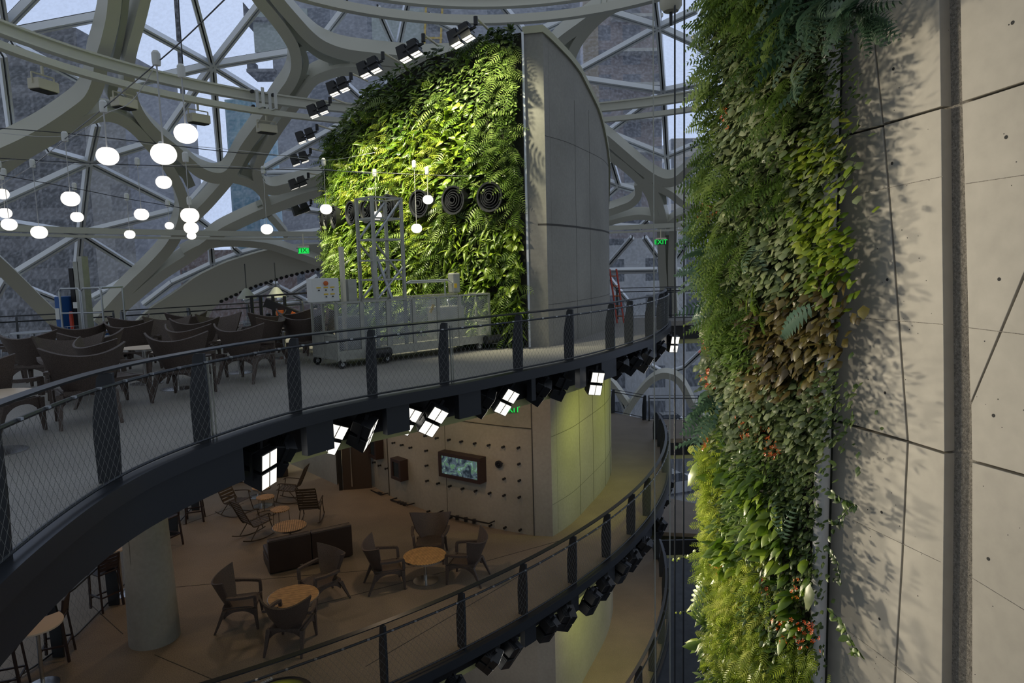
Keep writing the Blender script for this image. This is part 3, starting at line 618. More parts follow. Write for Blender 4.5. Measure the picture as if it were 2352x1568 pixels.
mb=MB(); A=wl(1938,250); P0=wp(A[0],8.5,.12); P1=wp(A[0],-6.5,.12); mb.tube([P0,P1],.062,20); o=mb.build('downpipe',X['pipe'],smooth=True); tag(o,'pale grey vertical pipe between the near planted wall and the concrete','pipe')
# ================================================================ OUTSIDE
def bldg(label,x0,x1,depth,yaw,z0,z1,th,m,x_off=0,name='building',top=None):
    A=ray(x0,700); Bv=ray(x1,700); a=Vector((A.x/A.y*depth,depth,0)); b=Vector((Bv.x/Bv.y*depth,depth,0)); c=(a+b)/2; w=(b-a).length
    r=empty(name,(c.x,c.y,0),math.radians(yaw),label,'building')
    mb=MB(); mb.box((0,th/2,(z0+z1)/2),(w,th,z1-z0)); mb.build('wall',m,r); return r,w
FM=lambda *a,**k: facade_mat(*a,**k)
r_,w_=bldg('dark glass office block outside the glass at the far left',-420,232,70,0,-16,25.5,20,FM('dark_curtain_wall',(.16,.17,.20),(.07,.08,.10),2.4,3.0,.9))
mb=MB(); mb.prism([(-w_/2,0),(w_/2,0),(w_/2,20),(-w_/2,20)],25.5,26.3); mb.build('roof',mat('roof_edge',(.12,.13,.16),.6),r_)
r_,w_=bldg('grey concrete tower shaft beside the dark office block',232,322,69,0,-16,22.5,16,FM('grey_panel',(.32,.33,.36),(.22,.23,.26),9,4.2,.5))
mb=MB(); mb.box((0,8,23.4),(w_*.7,10,1.8)); mb.build('roof_box',mat('grey_roof_box',(.26,.27,.31),.6),r_)
bldg('slim pale blue glass tower far behind the dome',546,612,110,-8,-16,29,14,FM('blue_glass',(.34,.55,.68),(.2,.42,.56),2.0,3.0,.75))
r_,w_=bldg('broad blue-grey apartment tower behind the planted tower',668,1345,62,4,-16,34,18,FM('blue_grey_apartment',(.30,.33,.42),(.16,.19,.26),5.2,3.2,.4))
for k in range(5):
    mb=MB(); z=27.5-k*4.2; mb.box((-w_/2-.9,1,z),(2.4,3.2,.25)); mb.box((-w_/2-2.0,1,z+.7),(.06,3.2,1.2)); mb.build('balcony',mat('balcony_slab_%d'%k,(.2,.22,.27),.6),r_)
for x in (-12.5,-2.5):
    mb=MB(); mb.box((x,-.06,22.5),(4.6,.1,3.6)); mb.build('window',mat('pale_blind',(.42,.50,.52),.6),r_)
r_,w_=bldg('brown and grey high-rise with white balconies right of the tower',1348,1522,90,2,-16,44,14,FM('brick_and_glass',(.36,.32,.34),(.22,.24,.30),3.8,3.0,.6))
for k in range(8):
    mb=MB(); mb.box((1.6,-.9,32.4-k*4.1),(6.2,1.9,.38)); mb.build('balcony',X['white'],r_)
mb=MB(); mb.box((-4.1,-.1,12),(1.9,.4,62)); mb.build('corner_pier',mat('tan_pier',(.42,.36,.28),.7),r_)
bldg('distant pale block of flats beside the near planted wall',1542,1680,120,0,-16,23,14,FM('cream_flats',(.7,.68,.64),(.25,.28,.34),3.2,3.0,.5))
bldg('low white building with dark windows across the street',1352,1800,74,0,-16,4.6,12,FM('white_low_rise',(.55,.58,.64),(.10,.12,.15),4.4,3.9,.48))
bldg('red brick low building seen through the lower left panes',420,690,48,0,-16,3.6,10,FM('red_brick_block',(.16,.10,.09),(.05,.06,.08),4.0,3.6,.4))
# mast with aerial
e=empty('radio_mast',(-42,92,0),0,'tiny radio mast on the skyline at the top left','mast')
mb=MB(); mb.lathe([(.5,-15),(.3,30),(.22,39.5),(.05,45.5),(.02,46)],8,c=(0,0,0)); mb.build('pole',X['dark'],e); mb=MB(); mb.lathe([(.2,39),(.7,39.6),(.7,40.6),(.2,41.6)],10); mb.build('pod',X['dark'],e)
# ground, pavement, street
mb=MB(); mb.box((0,60,-15.2),(240,170,.4)); o=mb.build('ground',X['asphalt']); o['kind']='structure'
mb=MB(); mb.box((10,45,-14.95),(120,12,.16)); o=mb.build('pavement',X['side']); o['kind']='structure'
def car(px,py,z,yaw,m,label,k=1):
    p=G(px,py,z); r=empty('car',(p.x,p.y,z),math.radians(yaw),label,'car')
    body=[(-2.2,.35),(-2.25,.75),(-2.1,.95),(-1.2,1.02),(1.1,.98),(2.05,.82),(2.25,.6),(2.2,.32)]; cab=[(-1.9,.98),(-1.55,1.5),(-.9,1.6),(.3,1.58),(1.1,1.0)]
    def ext(pr,w0,w1): 
        n=len(pr); mb=MB(); mb.add([(x,-w0,z_) for x,z_ in pr]+[(x,w0,z_) for x,z_ in pr],[tuple(range(n)),tuple(range(n,2*n))[::-1]]+[(i,(i+1)%n,n+(i+1)%n,n+i) for i in range(n)]); return mb
    ext(body,.9,.9).build('body',X[m],r,bev=.08); ext(cab,.78,.78).build('cabin',X['carg'],r,bev=.08)
    mb=MB(); mb.box((-.45,0,1.6),(1.5,1.4,.05)); mb.build('roof',X[m],r,bev=.02)
    for sx in(-1.4,1.35):
        for sy in(-.88,.88):
            mb=MB(); mb.lathe([(.001,-.1),(.33,-.1),(.33,.1),(.001,.1)],16,rot=Matrix.Rotation(PI/2,3,'X')); mb.build('wheel',X['rubber'],r,loc=(sx,sy,.33))
    return r
car(1545,985,-14.9,2,'carw','silver car parked in the street beyond the railing')
car(1562,1228,-14.9,8,'cardk','dark blue car in the street below the bridge')
for x,y,l in ((1545,1130,'white delivery van glimpsed between the decks'),):
    car(x,y,-14.9,20,'carw',l)
# ================================================================ PLANTED WALLS
def tmpl_ovate(w=.34,fold=.06,n=3):
    V=[(0,0,0)];F=[]; ys=[.28,.62]; ws=[w,w*.85]
    for y,k in zip(ys,ws): V+=[(-k,y,-fold),(0,y,fold*.6),(k,y,-fold)]
    V.append((0,1,-fold*1.5)); F=[(0,2,1),(0,3,2),(1,2,5),(1,5,4),(2,3,6),(2,6,5),(4,5,7),(5,6,7)]
    return np.array(V),np.array(F)
def tmpl_strap(w=.075,bend=.55,seg=4):
    V=[];F=[]
    for i in range(seg+1):
        y=i/seg; k=w*(math.sin(PI*min(.95,.15+.8*y)))**.6*(1 if i<seg else .08); z=.25*y-bend*y*y
        V+=[(-k,y,z+.02),(0,y,z-.015),(k,y,z+.02)]
    for i in range(seg):
        a=3*i; F+=[(a,a+1,a+4),(a,a+4,a+3),(a+1,a+2,a+5),(a+1,a+5,a+4)]
    return np.array(V),np.array(F)
def tmpl_frond(pairs=9,ln=.26,w=.035,bend=.4,fwd=.35):
    V=[];F=[]
    z=lambda y:.15*y-bend*y*y
    V+=[(-.008,0,0),(.008,0,0),(.006,.5,z(.5)),(-.006,.5,z(.5)),(.002,1,z(1)),(-.002,1,z(1))]; F+=[(0,1,2),(0,2,3),(3,2,4),(3,4,5)]
    for i in range(pairs):
        y=.1+.86*i/(pairs-1); L=ln*(math.sin(PI*(.22+.74*i/(pairs-1))))**.8; ww=w*(.6+.4*L/ln)
        for s in (-1,1):
            b=len(V); V+=[(0,y-ww*.5,z(y)),(s*L*.55,y-ww+L*fwd*.5,z(y)-.03),(s*L,y+L*fwd,z(y)-.09),(s*L*.5,y+ww+L*fwd*.45,z(y)-.02),(0,y+ww*.5,z(y))]; F+=[(b,b+1,b+3),(b,b+3,b+4),(b+1,b+2,b+3)]
    return np.array(V),np.array(F)
def tmpl_flower():
    V=[(0,0,0)];F=[]
    for k in range(5):
        a=2*PI*k/5; b=a+.55; V+=[(math.cos(a)*.5,math.sin(a)*.5+.2,.25),(math.cos(b)*.5,math.sin(b)*.5+.2,.25)]; F.append((0,1+2*k,2+2*k))
    return np.array(V),np.array(F)
TM=dict(round=tmpl_ovate(.42,.07),ovate=tmpl_ovate(.30,.07),narrow=tmpl_ovate(.17,.05),strap=tmpl_strap(),grass=tmpl_strap(.022,.75,4),frond=tmpl_frond(),lace=tmpl_frond(7,.34,.05,.3,.6),big=tmpl_ovate(.24,.08),blue=tmpl_frond(10,.24,.05,.5,.35),flower=tmpl_flower())
LM_=dict(
 pep=leaf_mat('grey_green_leaf',(.06,.09,.03),(.17,.22,.09),(.34,.37,.21)), lime=leaf_mat('lime_leaf',(.09,.16,.012),(.24,.32,.03),(.42,.44,.07)),
 fern=leaf_mat('fern_green_leaf',(.04,.08,.015),(.12,.20,.035),(.28,.37,.11)), lace=leaf_mat('bright_moss_leaf',(.17,.25,.02),(.36,.45,.05),(.58,.60,.14),.4),
 dark=leaf_mat('dark_creeper_leaf',(.02,.04,.012),(.065,.11,.03),(.17,.22,.08)), bronze=leaf_mat('bronze_leaf',(.04,.028,.010),(.11,.085,.025),(.20,.17,.05)),
 blue=leaf_mat('blue_green_frond',(.04,.09,.05),(.11,.19,.12),(.24,.32,.22)), fl=leaf_mat('orange_petal',(.55,.06,.01),(.8,.13,.015),(.9,.22,.03),.2), strap=leaf_mat('glossy_strap_leaf',(.045,.10,.008),(.13,.22,.015),(.30,.40,.04),.35,.35),
)
def scatter(name,tm,base,dirs,nrm,scale,m,parent,thick=1.0):
    V,Fc=TM[tm]; N=len(base); d=dirs/np.linalg.norm(dirs,axis=1,keepdims=True); s=np.cross(d,nrm); s/=np.linalg.norm(s,axis=1,keepdims=True)+1e-9; n=np.cross(s,d)
    P=base[:,None,:]+scale[:,None,None]*(V[None,:,0,None]*s[:,None,:]+V[None,:,1,None]*d[:,None,:]+V[None,:,2,None]*n[:,None,:])
    k=len(V); F_=(Fc[None]+(np.arange(N)*k)[:,None,None]).reshape(-1,3); P=P.reshape(-1,3).astype(np.float32)
    me=bpy.data.meshes.new(name); me.vertices.add(len(P)); me.vertices.foreach_set('co',P.ravel()); me.loops.add(F_.size); me.loops.foreach_set('vertex_index',F_.ravel().astype(np.int32))
    me.polygons.add(len(F_)); me.polygons.foreach_set('loop_start',np.arange(0,F_.size,3,dtype=np.int32)); me.polygons.foreach_set('loop_total',np.full(len(F_),3,dtype=np.int32))
    me.update(calc_edges=True); at=me.attributes.new('tint','FLOAT','POINT'); at.data.foreach_set('value',np.repeat(np.clip(RNG.normal(RNG.normal(.45,.16),.24,N),0,1),k).astype(np.float32))
    me.materials.append(LM_[m]); o=bpy.data.objects.new(name,me); COL.objects.link(o); o.parent=parent; return o
SPEC=dict( # kind: part name, template, material, count, size range, spread, outward, down
 pep=('peperomia','round','pep',130,(.06,.10),.17,.75,.7), lime=('lime_peperomia','round','lime',110,(.065,.115),.17,.8,.6), fern=('fern','frond','fern',30,(.20,.36),.16,.9,.5),
 lace=('spikemoss','lace','lace',115,(.09,.17),.19,.9,.5), dark=('creeper','ovate','dark',170,(.04,.075),.18,.8,.5), bronze=('bronze_begonia','ovate','bronze',75,(.09,.15),.17,.7,.7),
 blue=('blue_fern','blue','blue',14,(.28,.46),.15,1.1,.4), broad=('broadleaf','big','strap',34,(.13,.24),.17,.9,.45), grass=('grassy_tuft','grass','strap',60,(.18,.3),.12,.8,.3), green=('small_foliage','narrow','fern',170,(.06,.11),.18,.85,.35))
lw=empty('living_wall',(0,0,0),0,'tall near column of mixed ferns, peperomias and orange flowers beside the concrete wall','plant wall')
S0=wl(1690,700)[0]; S1=wl(1922,700)[0]
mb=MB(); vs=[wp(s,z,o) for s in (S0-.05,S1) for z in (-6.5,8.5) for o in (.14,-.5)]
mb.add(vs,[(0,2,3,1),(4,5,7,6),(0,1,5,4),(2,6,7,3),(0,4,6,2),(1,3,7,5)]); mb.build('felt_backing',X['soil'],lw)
def proj(p):
    v=p-EYE; z=v.dot(FW); return 1176+F*v.dot(R2)/z,784-F*v.dot(U2)/z
def pick(x,y,rnd):
    if y<130 and x>1840: return 'blue'
    if y<60: return 'fern' if rnd<.6 else 'pep'
    if x<1665 and y<430: return 'fern' if rnd<.75 else 'green'
    if y<130: return 'green' if x<1760 and rnd<.5 else ('fern' if rnd<.6 else 'pep')
    if x>1865 and 180<y<300: return 'dark'
    if x>1860 and (345<y<430 or 500<y<670): return 'lime' if rnd<.85 else 'pep'
    if x>1735 and 700<y<900: return 'bronze' if rnd<.8 else 'dark'
    if 1690<x and y<700: return 'pep' if rnd<.75 else ('fern' if rnd<.9 else 'dark')
    if x<1690 and 430<y<720: return 'fern' if rnd<.6 else ('blue' if rnd<.8 else 'green')
    if y<1000 and x<1760: return 'pep' if rnd<.45 else ('green' if rnd<.7 else ('blue' if rnd<.8 else 'fern'))
    if y<1060: return 'pep' if rnd<.5 else 'dark'
    if x>1790 and y<1480: return 'dark' if rnd<.8 else 'broad'
    if x<1680 and 1050<y<1340: return 'lace' if rnd<.9 else 'fern'
    if x<1840 and y>=1320: return ('broad' if rnd<.4 else 'green') if (x<1665 and y>1370) else ('lace' if rnd<.6 else ('grass' if rnd<.75 else 'green'))
    return 'green' if rnd<.35 else ('dark' if rnd<.6 else ('pep' if rnd<.8 else 'broad'))
n3=np.array(WN); t3=np.array(WT); z3=np.array([0,0,1.])
def near_clump(s,z,kind,bulge,k=1.0,parent=lw):
    nm,tm,mt,cnt,(a,b),sp,ou,dn=SPEC[kind]; cnt=int(cnt*k)
    ds=RNG.normal(0,sp*.75,cnt); dz=RNG.normal(0,sp*.85,cnt); off=.15+bulge+np.abs(RNG.normal(0,.05,cnt))*np.exp(-(ds**2+dz**2)/.05)+RNG.uniform(0,.06,cnt)
    P=np.array(wp(s,z,0))[None]+ds[:,None]*t3+dz[:,None]*z3+off[:,None]*n3
    d=n3[None]*ou+(-z3[None])*(dn+RNG.normal(0,.35,cnt)[:,None])+t3[None]*(RNG.normal(0,.55,cnt)+ds*2)[:,None]
    nn=n3[None]*1.0+z3[None]*.6+RNG.normal(0,.35,(cnt,3)); return scatter(nm,tm,P,d,nn,RNG.uniform(a,b,cnt),mt,parent)
step=.27; rows_=int(9.6/step)
for j in range(rows_):
    z=-3.6+j*step
    for i in range(int((S1-S0)/step)+1):
        s=S0+.03+i*step+random.uniform(-.06,.06); zz=z+random.uniform(-.07,.07)+(i%2)*step*.4; s=min(s,S1-.09)
        x,y=proj(wp(s,zz,.2)); edge=min(1,(s-S0)/.4)
        near_clump(s,zz,pick(x,y,random.random()),.10*math.sin(PI*min(1,(s-S0)/(S1-S0)*1.0))+random.uniform(-.03,.05),1 if -120<y<1700 else .4)
# the return of the planted wall round its far edge
for j in range(26):
    z=-3.2+j*.34; P0=wp(S0-.05,z,0); 
    x,y=proj(P0); kind=pick(1600,y,random.random()); near_clump(S0-.03,z,kind,-.05,.6)
for (x,y,k) in [(1735,970,10),(1712,985,6),(1780,1030,9),(1795,1445,6),(1845,1440,9),(1800,1425,5),(1625,870,12),(1622,1010,7),(1655,1290,6),(1650,1305,5),(1832,1352,4),(1757,1010,5),(1672,262,4),(1610,465,4),(1640,490,5),(1622,800,7),(1760,1340,5),(1880,1460,4)]:
    s,z=wl(x,y,.33); cnt=k*2; P=np.array(wp(s,z,.30))[None]+RNG.normal(0,.045,cnt)[:,None]*t3+RNG.normal(0,.06,cnt)[:,None]*z3+RNG.uniform(0,.08,cnt)[:,None]*n3
    d=np.tile(-z3*.4+n3*.3,(cnt,1))+RNG.normal(0,.5,(cnt,3)); scatter('orange_blossom','flower',P,d,np.tile(n3,(cnt,1))+RNG.normal(0,.3,(cnt,3)),RNG.uniform(.025,.045,cnt),'fl',lw)
# signature plants
def single(px,py,tm,mt,L,dvec,nm,off=.33,cnt=1,spread=.25):
    s,z=wl(px,py,off); P=np.tile(np.array(wp(s,z,off)),(cnt,1)); d=np.array([np.array(t3)*dvec[0]+z3*dvec[1]+n3*dvec[2] for _ in range(cnt)])+RNG.normal(0,spread,(cnt,3))
    scatter(nm,tm,P,d,np.tile(n3+z3*.3,(cnt,1)),RNG.uniform(L*.8,L*1.1,cnt),mt,lw)
single(1625,1320,'frond','fern',.5,(-.1,-1,.25),'sword_fern',cnt=3); single(1600,1060,'big','strap',.32,(-.1,-1,.3),'anthurium_leaf',.4,1,.05)
single(1622,1500,'big','lime',.26,(-.1,-1,.3),'anthurium_leaf',.34,3,.2); single(1795,1240,'frond','blue',.36,(.1,1,.3),'silver_fern',cnt=2); single(1860,1340,'big','pep',.26,(0,-1,.3),'striped_leaf',cnt=2,spread=.1)
single(1870,700,'blue','blue',.5,(-.8,-.5,.4),'silver_fern',cnt=2,spread=.1); single(1735,560,'blue','blue',.4,(.2,-.9,.5),'blue_fern',cnt=5); single(1965,20,'blue','blue',.38,(.5,-.6,.5),'blue_fern',.36,16,.45); single(1900,0,'blue','blue',.42,(.1,-.8,.6),'blue_fern',.36,18,.4); single(1990,40,'blue','blue',.3,(.6,-.7,.3),'blue_fern',.3,8,.35); single(1735,650,'grass','lime',.35,(0,-1,.2),'yellow_grass',.35,30,.12)
single(1635,180,'frond','fern',.38,(-.7,-.5,.4),'hanging_fern',.3,9,.4); single(1640,420,'frond','fern',.36,(-.7,-.5,.4),'hanging_fern',.3,7,.4); single(1635,700,'frond','blue',.36,(-.7,-.6,.4),'hanging_fern',.3,6,.4); single(1640,60,'frond','fern',.4,(-.7,-.3,.4),'hanging_fern',.3,9,.4)
def vine(pts,n,L,mt):
    P=[]
    for i,(x,y) in enumerate(pts):
        o_=.26-.10*i/len(pts); s,z=wl(x,y,o_); P.append(tuple(wp(s,z,o_)))
    C=catmull(P,6); mb=MB(); mb.tube([tuple(c) for c in C],.0035,5); st=mb.build('vine_stem',LM_['dark'],lw)
    idx=np.linspace(2,len(C)-1,n).astype(int); B_=np.array([C[i] for i in idx]); sg=np.where(np.arange(n)%2==0,1,-1)
    d=t3[None]*(sg*.7)[:,None]-z3[None]*.5+n3[None]*.35+RNG.normal(0,.25,(n,3)); scatter('vine_leaf','ovate',B_,d,np.tile(n3,(n,1))+RNG.normal(0,.25,(n,3)),RNG.uniform(L*.8,L*1.2,n),mt,lw)
vine([(1900,1120),(1925,1140),(1948,1152),(1968,1160)],14,.075,'fern'); vine([(1905,1200),(1930,1190),(1950,1165)],10,.07,'dark'); vine([(1905,1400),(1930,1425),(1945,1455),(1962,1490),(1975,1497)],18,.075,'fern')
vine([(1900,1250),(1922,1290),(1930,1340)],16,.05,'dark'); vine([(1615,1250),(1590,1270),(1566,1280),(1548,1284)],8,.06,'lime'); vine([(1610,1395),(1580,1402),(1555,1406)],8,.05,'lime')
for y in range(110,400,34): near_clump(wl(1914+(y<300)*12,y,.2)[0],wl(1928,y,.2)[1],'dark' if y<300 else ('lime' if y%3==0 else 'pep'),.08 if y<300 else .02,.45)
for y in list(range(500,780,36))+list(range(880,1010,40)): near_clump(wl(1914,y,.2)[0],wl(1926,y,.2)[1],'lime' if y<670 else ('bronze' if y<800 else 'dark'),.03,.40)
# far planted wall on the tower
fw_=empty('living_wall',(0,0,0),0,'broad curved wall of glossy green plants on the far tower, lit by spotlights','plant wall')
FR=12.05; rows=[]
for i in range(41):
    a=a_s+(a_e-a_s)*i/40; p=(TC[0]+FR*math.cos(a),TC[1]+FR*math.sin(a)); zt=zl(p[1]); rows.append([(p[0],p[1],.05),(p[0],p[1],zt-.02),(tl(a)[0],tl(a)[1],zt)])
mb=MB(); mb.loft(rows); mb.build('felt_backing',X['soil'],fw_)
FS=dict(strap=('strap_plant','strap','strap',80,(.16,.48),.7,.4),fern=('fern','frond','fern',42,(.32,.6),.8,.5),broad=('broadleaf','big','strap',85,(.14,.38),.8,.4),lace=('bright_fern','lace','lace',55,(.2,.38),.9,.3),dark=('creeper','ovate','dark',130,(.12,.22),.8,.5),green=('small_foliage','narrow','fern',150,(.14,.26),.8,.35))
dp=[(-.25,16.35),(-1.157,16.8),(-1.99,17.5),(-2.86,18.3),(-3.59,19),(-4.2,19.7),(-4.88,20.9),(-5.4,21.8),(-5.82,22.7)]
DANG=np.array([math.atan2(y-TC[1],x-TC[0])%(2*PI) for x,y in dp])
def far_clump(a,z,kind,k=1):
    nm,tm,mt,cnt,(sa,sb),ou,dn=FS[kind]; cnt=int(cnt*k); aa=a+RNG.normal(0,.36,cnt)/FR; lim=a_s+.004
    aa=np.where(aa*np.sign(a_s-a_e)>a_s*np.sign(a_s-a_e)-.012, a_s-np.sign(a_s-a_e)*.012, aa)
    r=FR+.04+RNG.uniform(0,.16,cnt); zz=z+RNG.normal(0,.36,cnt); ys=TC[1]+r*np.sin(aa); zt=np.array([zl(v) for v in ys]); zz=np.clip(zz,.12,zt+.05)
    if 2.7<z<4.3:
        dA=np.abs(aa[:,None]-DANG[None])*FR; dd_=np.hypot(dA,(zz-3.53)[:,None]).min(1); keep=dd_>.36; aa,r,zz,ys=aa[keep],r[keep],zz[keep],ys[keep]; cnt=len(aa)
    P=np.stack([TC[0]+r*np.cos(aa),ys,zz],1); n=np.stack([np.cos(aa),np.sin(aa),0*aa],1); t=np.stack([-np.sin(aa),np.cos(aa),0*aa],1)
    d=n*ou+t*RNG.normal(0,.6,cnt)[:,None]-z3[None]*(dn+RNG.normal(0,.45,cnt))[:,None]; nn=n+z3*.7+RNG.normal(0,.3,(cnt,3))
    scatter(nm,tm,P,d,nn,RNG.uniform(sa,sb,cnt),mt,fw_)
arcL=abs(a_e-a_s)*FR; na=int(arcL/.72)
for i in range(na+1):
    a=a_s+(a_e-a_s)*(i+.25)/(na+.4); ytop=zl(TC[1]+FR*math.sin(a)); k=0
    z=.3
    while z<ytop-.05:
        r=random.random(); u=i/na
        if z>ytop-1.3: kind='dark' if r<.45 else ('green' if r<.75 else 'fern')
        elif z<1.2: kind='dark' if r<.4 else ('strap' if r<.8 else 'fern')
        else: kind='strap' if r<.38 else ('broad' if r<.55 else ('fern' if r<.72 else ('lace' if r<.87 else 'green')))
        far_clump(a+random.uniform(-.01,.01),z+random.uniform(-.1,.1),kind,1 if u<.85 else .6); z+=.62
# air diffusers set into the far planted wall
dp=[(-.25,16.35),(-1.157,16.8),(-1.99,17.5),(-2.86,18.3),(-3.59,19),(-4.2,19.7),(-4.88,20.9),(-5.4,21.8),(-5.82,22.7)]
for k,(x,y) in enumerate(dp):
    v=Vector((x-TC[0],y-TC[1],0)).normalized(); p=Vector((TC[0],TC[1],0))+v*(FR+.40); q=v.to_track_quat('Z','Y').to_matrix()
    e=empty('air_diffuser',(p.x,p.y,3.53),0,'round black ringed air diffuser, %s from the right along the planted tower'%ORD[k],'air diffuser','row of round black air diffusers')
    mb=MB(); mb.lathe([(.20,-.25),(.31,-.22),(.335,.06),(.345,.085),(.30,.08),(.285,.02),(.28,-.1),(.001,-.1)],36,rot=q); mb.build('housing',X['black'],e,smooth=True)
    for rr,h in ((.235,.05),(.175,.075),(.12,.095),(.065,.11)):
        mb=MB(); mb.lathe([(rr-.012,-.1),(rr+.012,h-.03),(rr+.02,h),(rr-.0,h),(rr-.03,-.1)],30,rot=q); mb.build('ring',X['black'],e,smooth=True)
# ================================================================ LIGHT FITTINGS
def make_spot():
    e=empty('spotlight'); hb=MB()
    hb.bar((0,0,0),(0,0,-.10),.04); hb.bar((-.15,0,-.10),(.15,0,-.10),.035,.012); hb.bar((-.15,0,-.10),(-.15,.02,-.42),.035,.012,up=(1,0,0)); hb.bar((.15,0,-.10),(.15,.02,-.42),.035,.012,up=(1,0,0)); hb.build('yoke',X['black'],e)
    for z in (-.20,-.44):
        mb=MB(); mb.loft([[(-.11,-.13,z-.085),(.11,-.13,z-.085),(.11,-.13,z+.085),(-.11,-.13,z+.085)],[(-.115,-.04,z-.095),(.115,-.04,z-.095),(.115,-.04,z+.095),(-.115,-.04,z+.095)],[(-.13,.13,z-.105),(.13,.13,z-.105),(.13,.13,z+.105),(-.13,.13,z+.105)]],closed=True,cap=True)
        h=mb.build('head',X['black'],e,bev=.006)
        for k in range(5):
            f=MB(); f.box((0,-.12+k*.022,z+.098),(.2,.006,.016)); f.build('fin',X['black'],h)
        l=MB(); 
        for sx in (-.061,.061): l.add([(sx-.056,.133,z-.092),(sx+.056,.133,z-.092),(sx+.056,.133,z+.092),(sx-.056,.133,z+.092)],[(0,1,2,3)])
        l.build('lens',X['lens'],h)
        d=MB(); d.bar((0,.136,z-.095),(0,.136,z+.095),.008); d.build('divider',X['black'],h)
    return e
spot0=make_spot(); used=[False]
def place_spot(p,rot,label,grp):
    o=spot0 if not used[0] else copy_tree(spot0); used[0]=True; o.location=p; o.rotation_euler=rot; o.scale=(1.15,1.15,1.15); tag(o,label,'spotlight',grp); return o
R_=math.radians
urot=[(-12,8,-112),(-20,30,-60),(-22,-22,-145),(-28,22,-104),(-24,-25,-150),(-20,-30,-150),(-34,25,-98),(-20,-28,-146),(-34,26,-96),(-20,20,-70),(-10,-8,-165),(-36,28,-98),(-30,25,-80),(-30,20,-105),(-34,20,-98),(-10,-5,-160)]
for k,((x,y),r) in enumerate(zip(UFIX,urot)):
    p=G(x,y,-.42); place_spot(p+Vector((0,0,.22)),(R_(r[0]),R_(r[1]),R_(r[2])),'black twin-head spotlight under the upper deck edge, %s from the left'%ORD[k],'spotlights under the upper deck edge')
mrot=[(-20,20,-60),(-36,24,-112),(-20,28,-40),(-12,30,-50),(-14,30,-75),(-12,24,-40),(-10,28,-60),(-12,24,-35),(-14,30,-70),(-34,18,-100),(-12,20,-60),(-34,20,-96),(-10,20,-60)]
for k,((x,y),r) in enumerate(zip(MFIX,mrot)):
    p=G(x,y,-5.12); place_spot(p+Vector((0,0,.22)),(R_(r[0]),R_(r[1]),R_(r[2])),'black twin-head spotlight under the middle floor edge, %s from the left'%ORD[k],'spotlights under the middle floor edge')
APX=[((1094,97),15.9,(1150,112)),((974,133),16.9,(1030,150)),((881,171),17.9,(940,185)),((808,215),19.2,(865,228)),((760,267),20.6,(810,272)),((730,327),22.0,(775,332)),((715,379),23.0,(765,384)),((710,434),23.8,(760,438)),((716,494),24.4,(775,497))]
for k,((x,y),Y,(bx,by)) in enumerate(APX):
    p=D(x,y,Y); c=Vector((TC[0],TC[1],0)); v=Vector((c.x-p.x,c.y-p.y,0)); yaw=math.atan2(v.y,v.x)-PI/2
    s_=1.0+.35*(Y-15.9)/8.5*0; o=place_spot(p+Vector((0,0,.34)),(R_(-70),R_(0),R_(-110+6*k)),'black spotlight on a cream arm above the planted tower, %s from the top'%ORD[k],'spotlights on arms round the planted tower')
    o.scale=(1.25,1.25,1.25)
    e=empty('support_arm',p+Vector((0,0,.42)),0,'cream arm from the planted tower carrying a spotlight, %s from the top'%ORD[k],'arm','arms carrying the tower spotlights')
    vn=v.normalized(); ln=max(.5,v.length-FR-.0); mb=MB(); mb.tube([(0,0,.12),(vn.x*ln,vn.y*ln,-.02)],.028,8); mb.build('arm_tube',X['cream'],e); mb=MB(); mb.tube([(0,0,.13),(0,0,-.05)],.05,8); mb.build('arm_clamp',X['black'],e)
# hanging globes
GL=[(427,306,51,(415,178),'big lit globe hung on a straight rod in front of the track ring'),(376,353,55,(363,150),'largest lit globe hanging from the slanting cable'),(247,358,47,(238,258),'big lit globe left of the largest globe'),(376,418,34,(372,345),'lit globe directly below the largest globe'),
(162,456,39,(150,325),'lit globe in the middle of the left group'),(5,445,28,(2,385),'lit globe cut by the left edge of the photo'),(177,498,27,(172,436),'small lit globe just below the middle globe of the left group'),(325,492,31,(315,380),'lit globe hung alone between the two big beam curves'),(12,489,27,(10,412),'small lit globe second from the top at the far left'),
(21,515,32,(15,405),'lit globe lowest in the far left bunch'),(90,533,34,(77,385),'lit globe overlapping the thin cream ring beam at the left'),(436,494,40,(427,372),'lit globe at the top of the vertical stack of three'),(439,523,32,(431,470),'lit globe in the middle of the vertical stack of three'),(440,541,20,(434,500),'lit globe at the bottom of the vertical stack of three'),
(389,518,19,(385,475),'smallest lit globe left of the vertical stack'),(298,538,23,(291,460),'tiny lit globe hanging on the cream ring beam'),(613,526,27,(607,398),'lit globe hanging alone right of the vertical stack'),(749,480,27,(747,380),'lit globe close to the left edge of the planted tower'),
(865,495,24,(861,405),'lit globe left of the lattice mast'),(983,458,24,(979,400),'lit globe at the top right of the lattice mast'),(957,524,25,(952,385),'lit globe glowing through the lattice mast')]
protoG=None
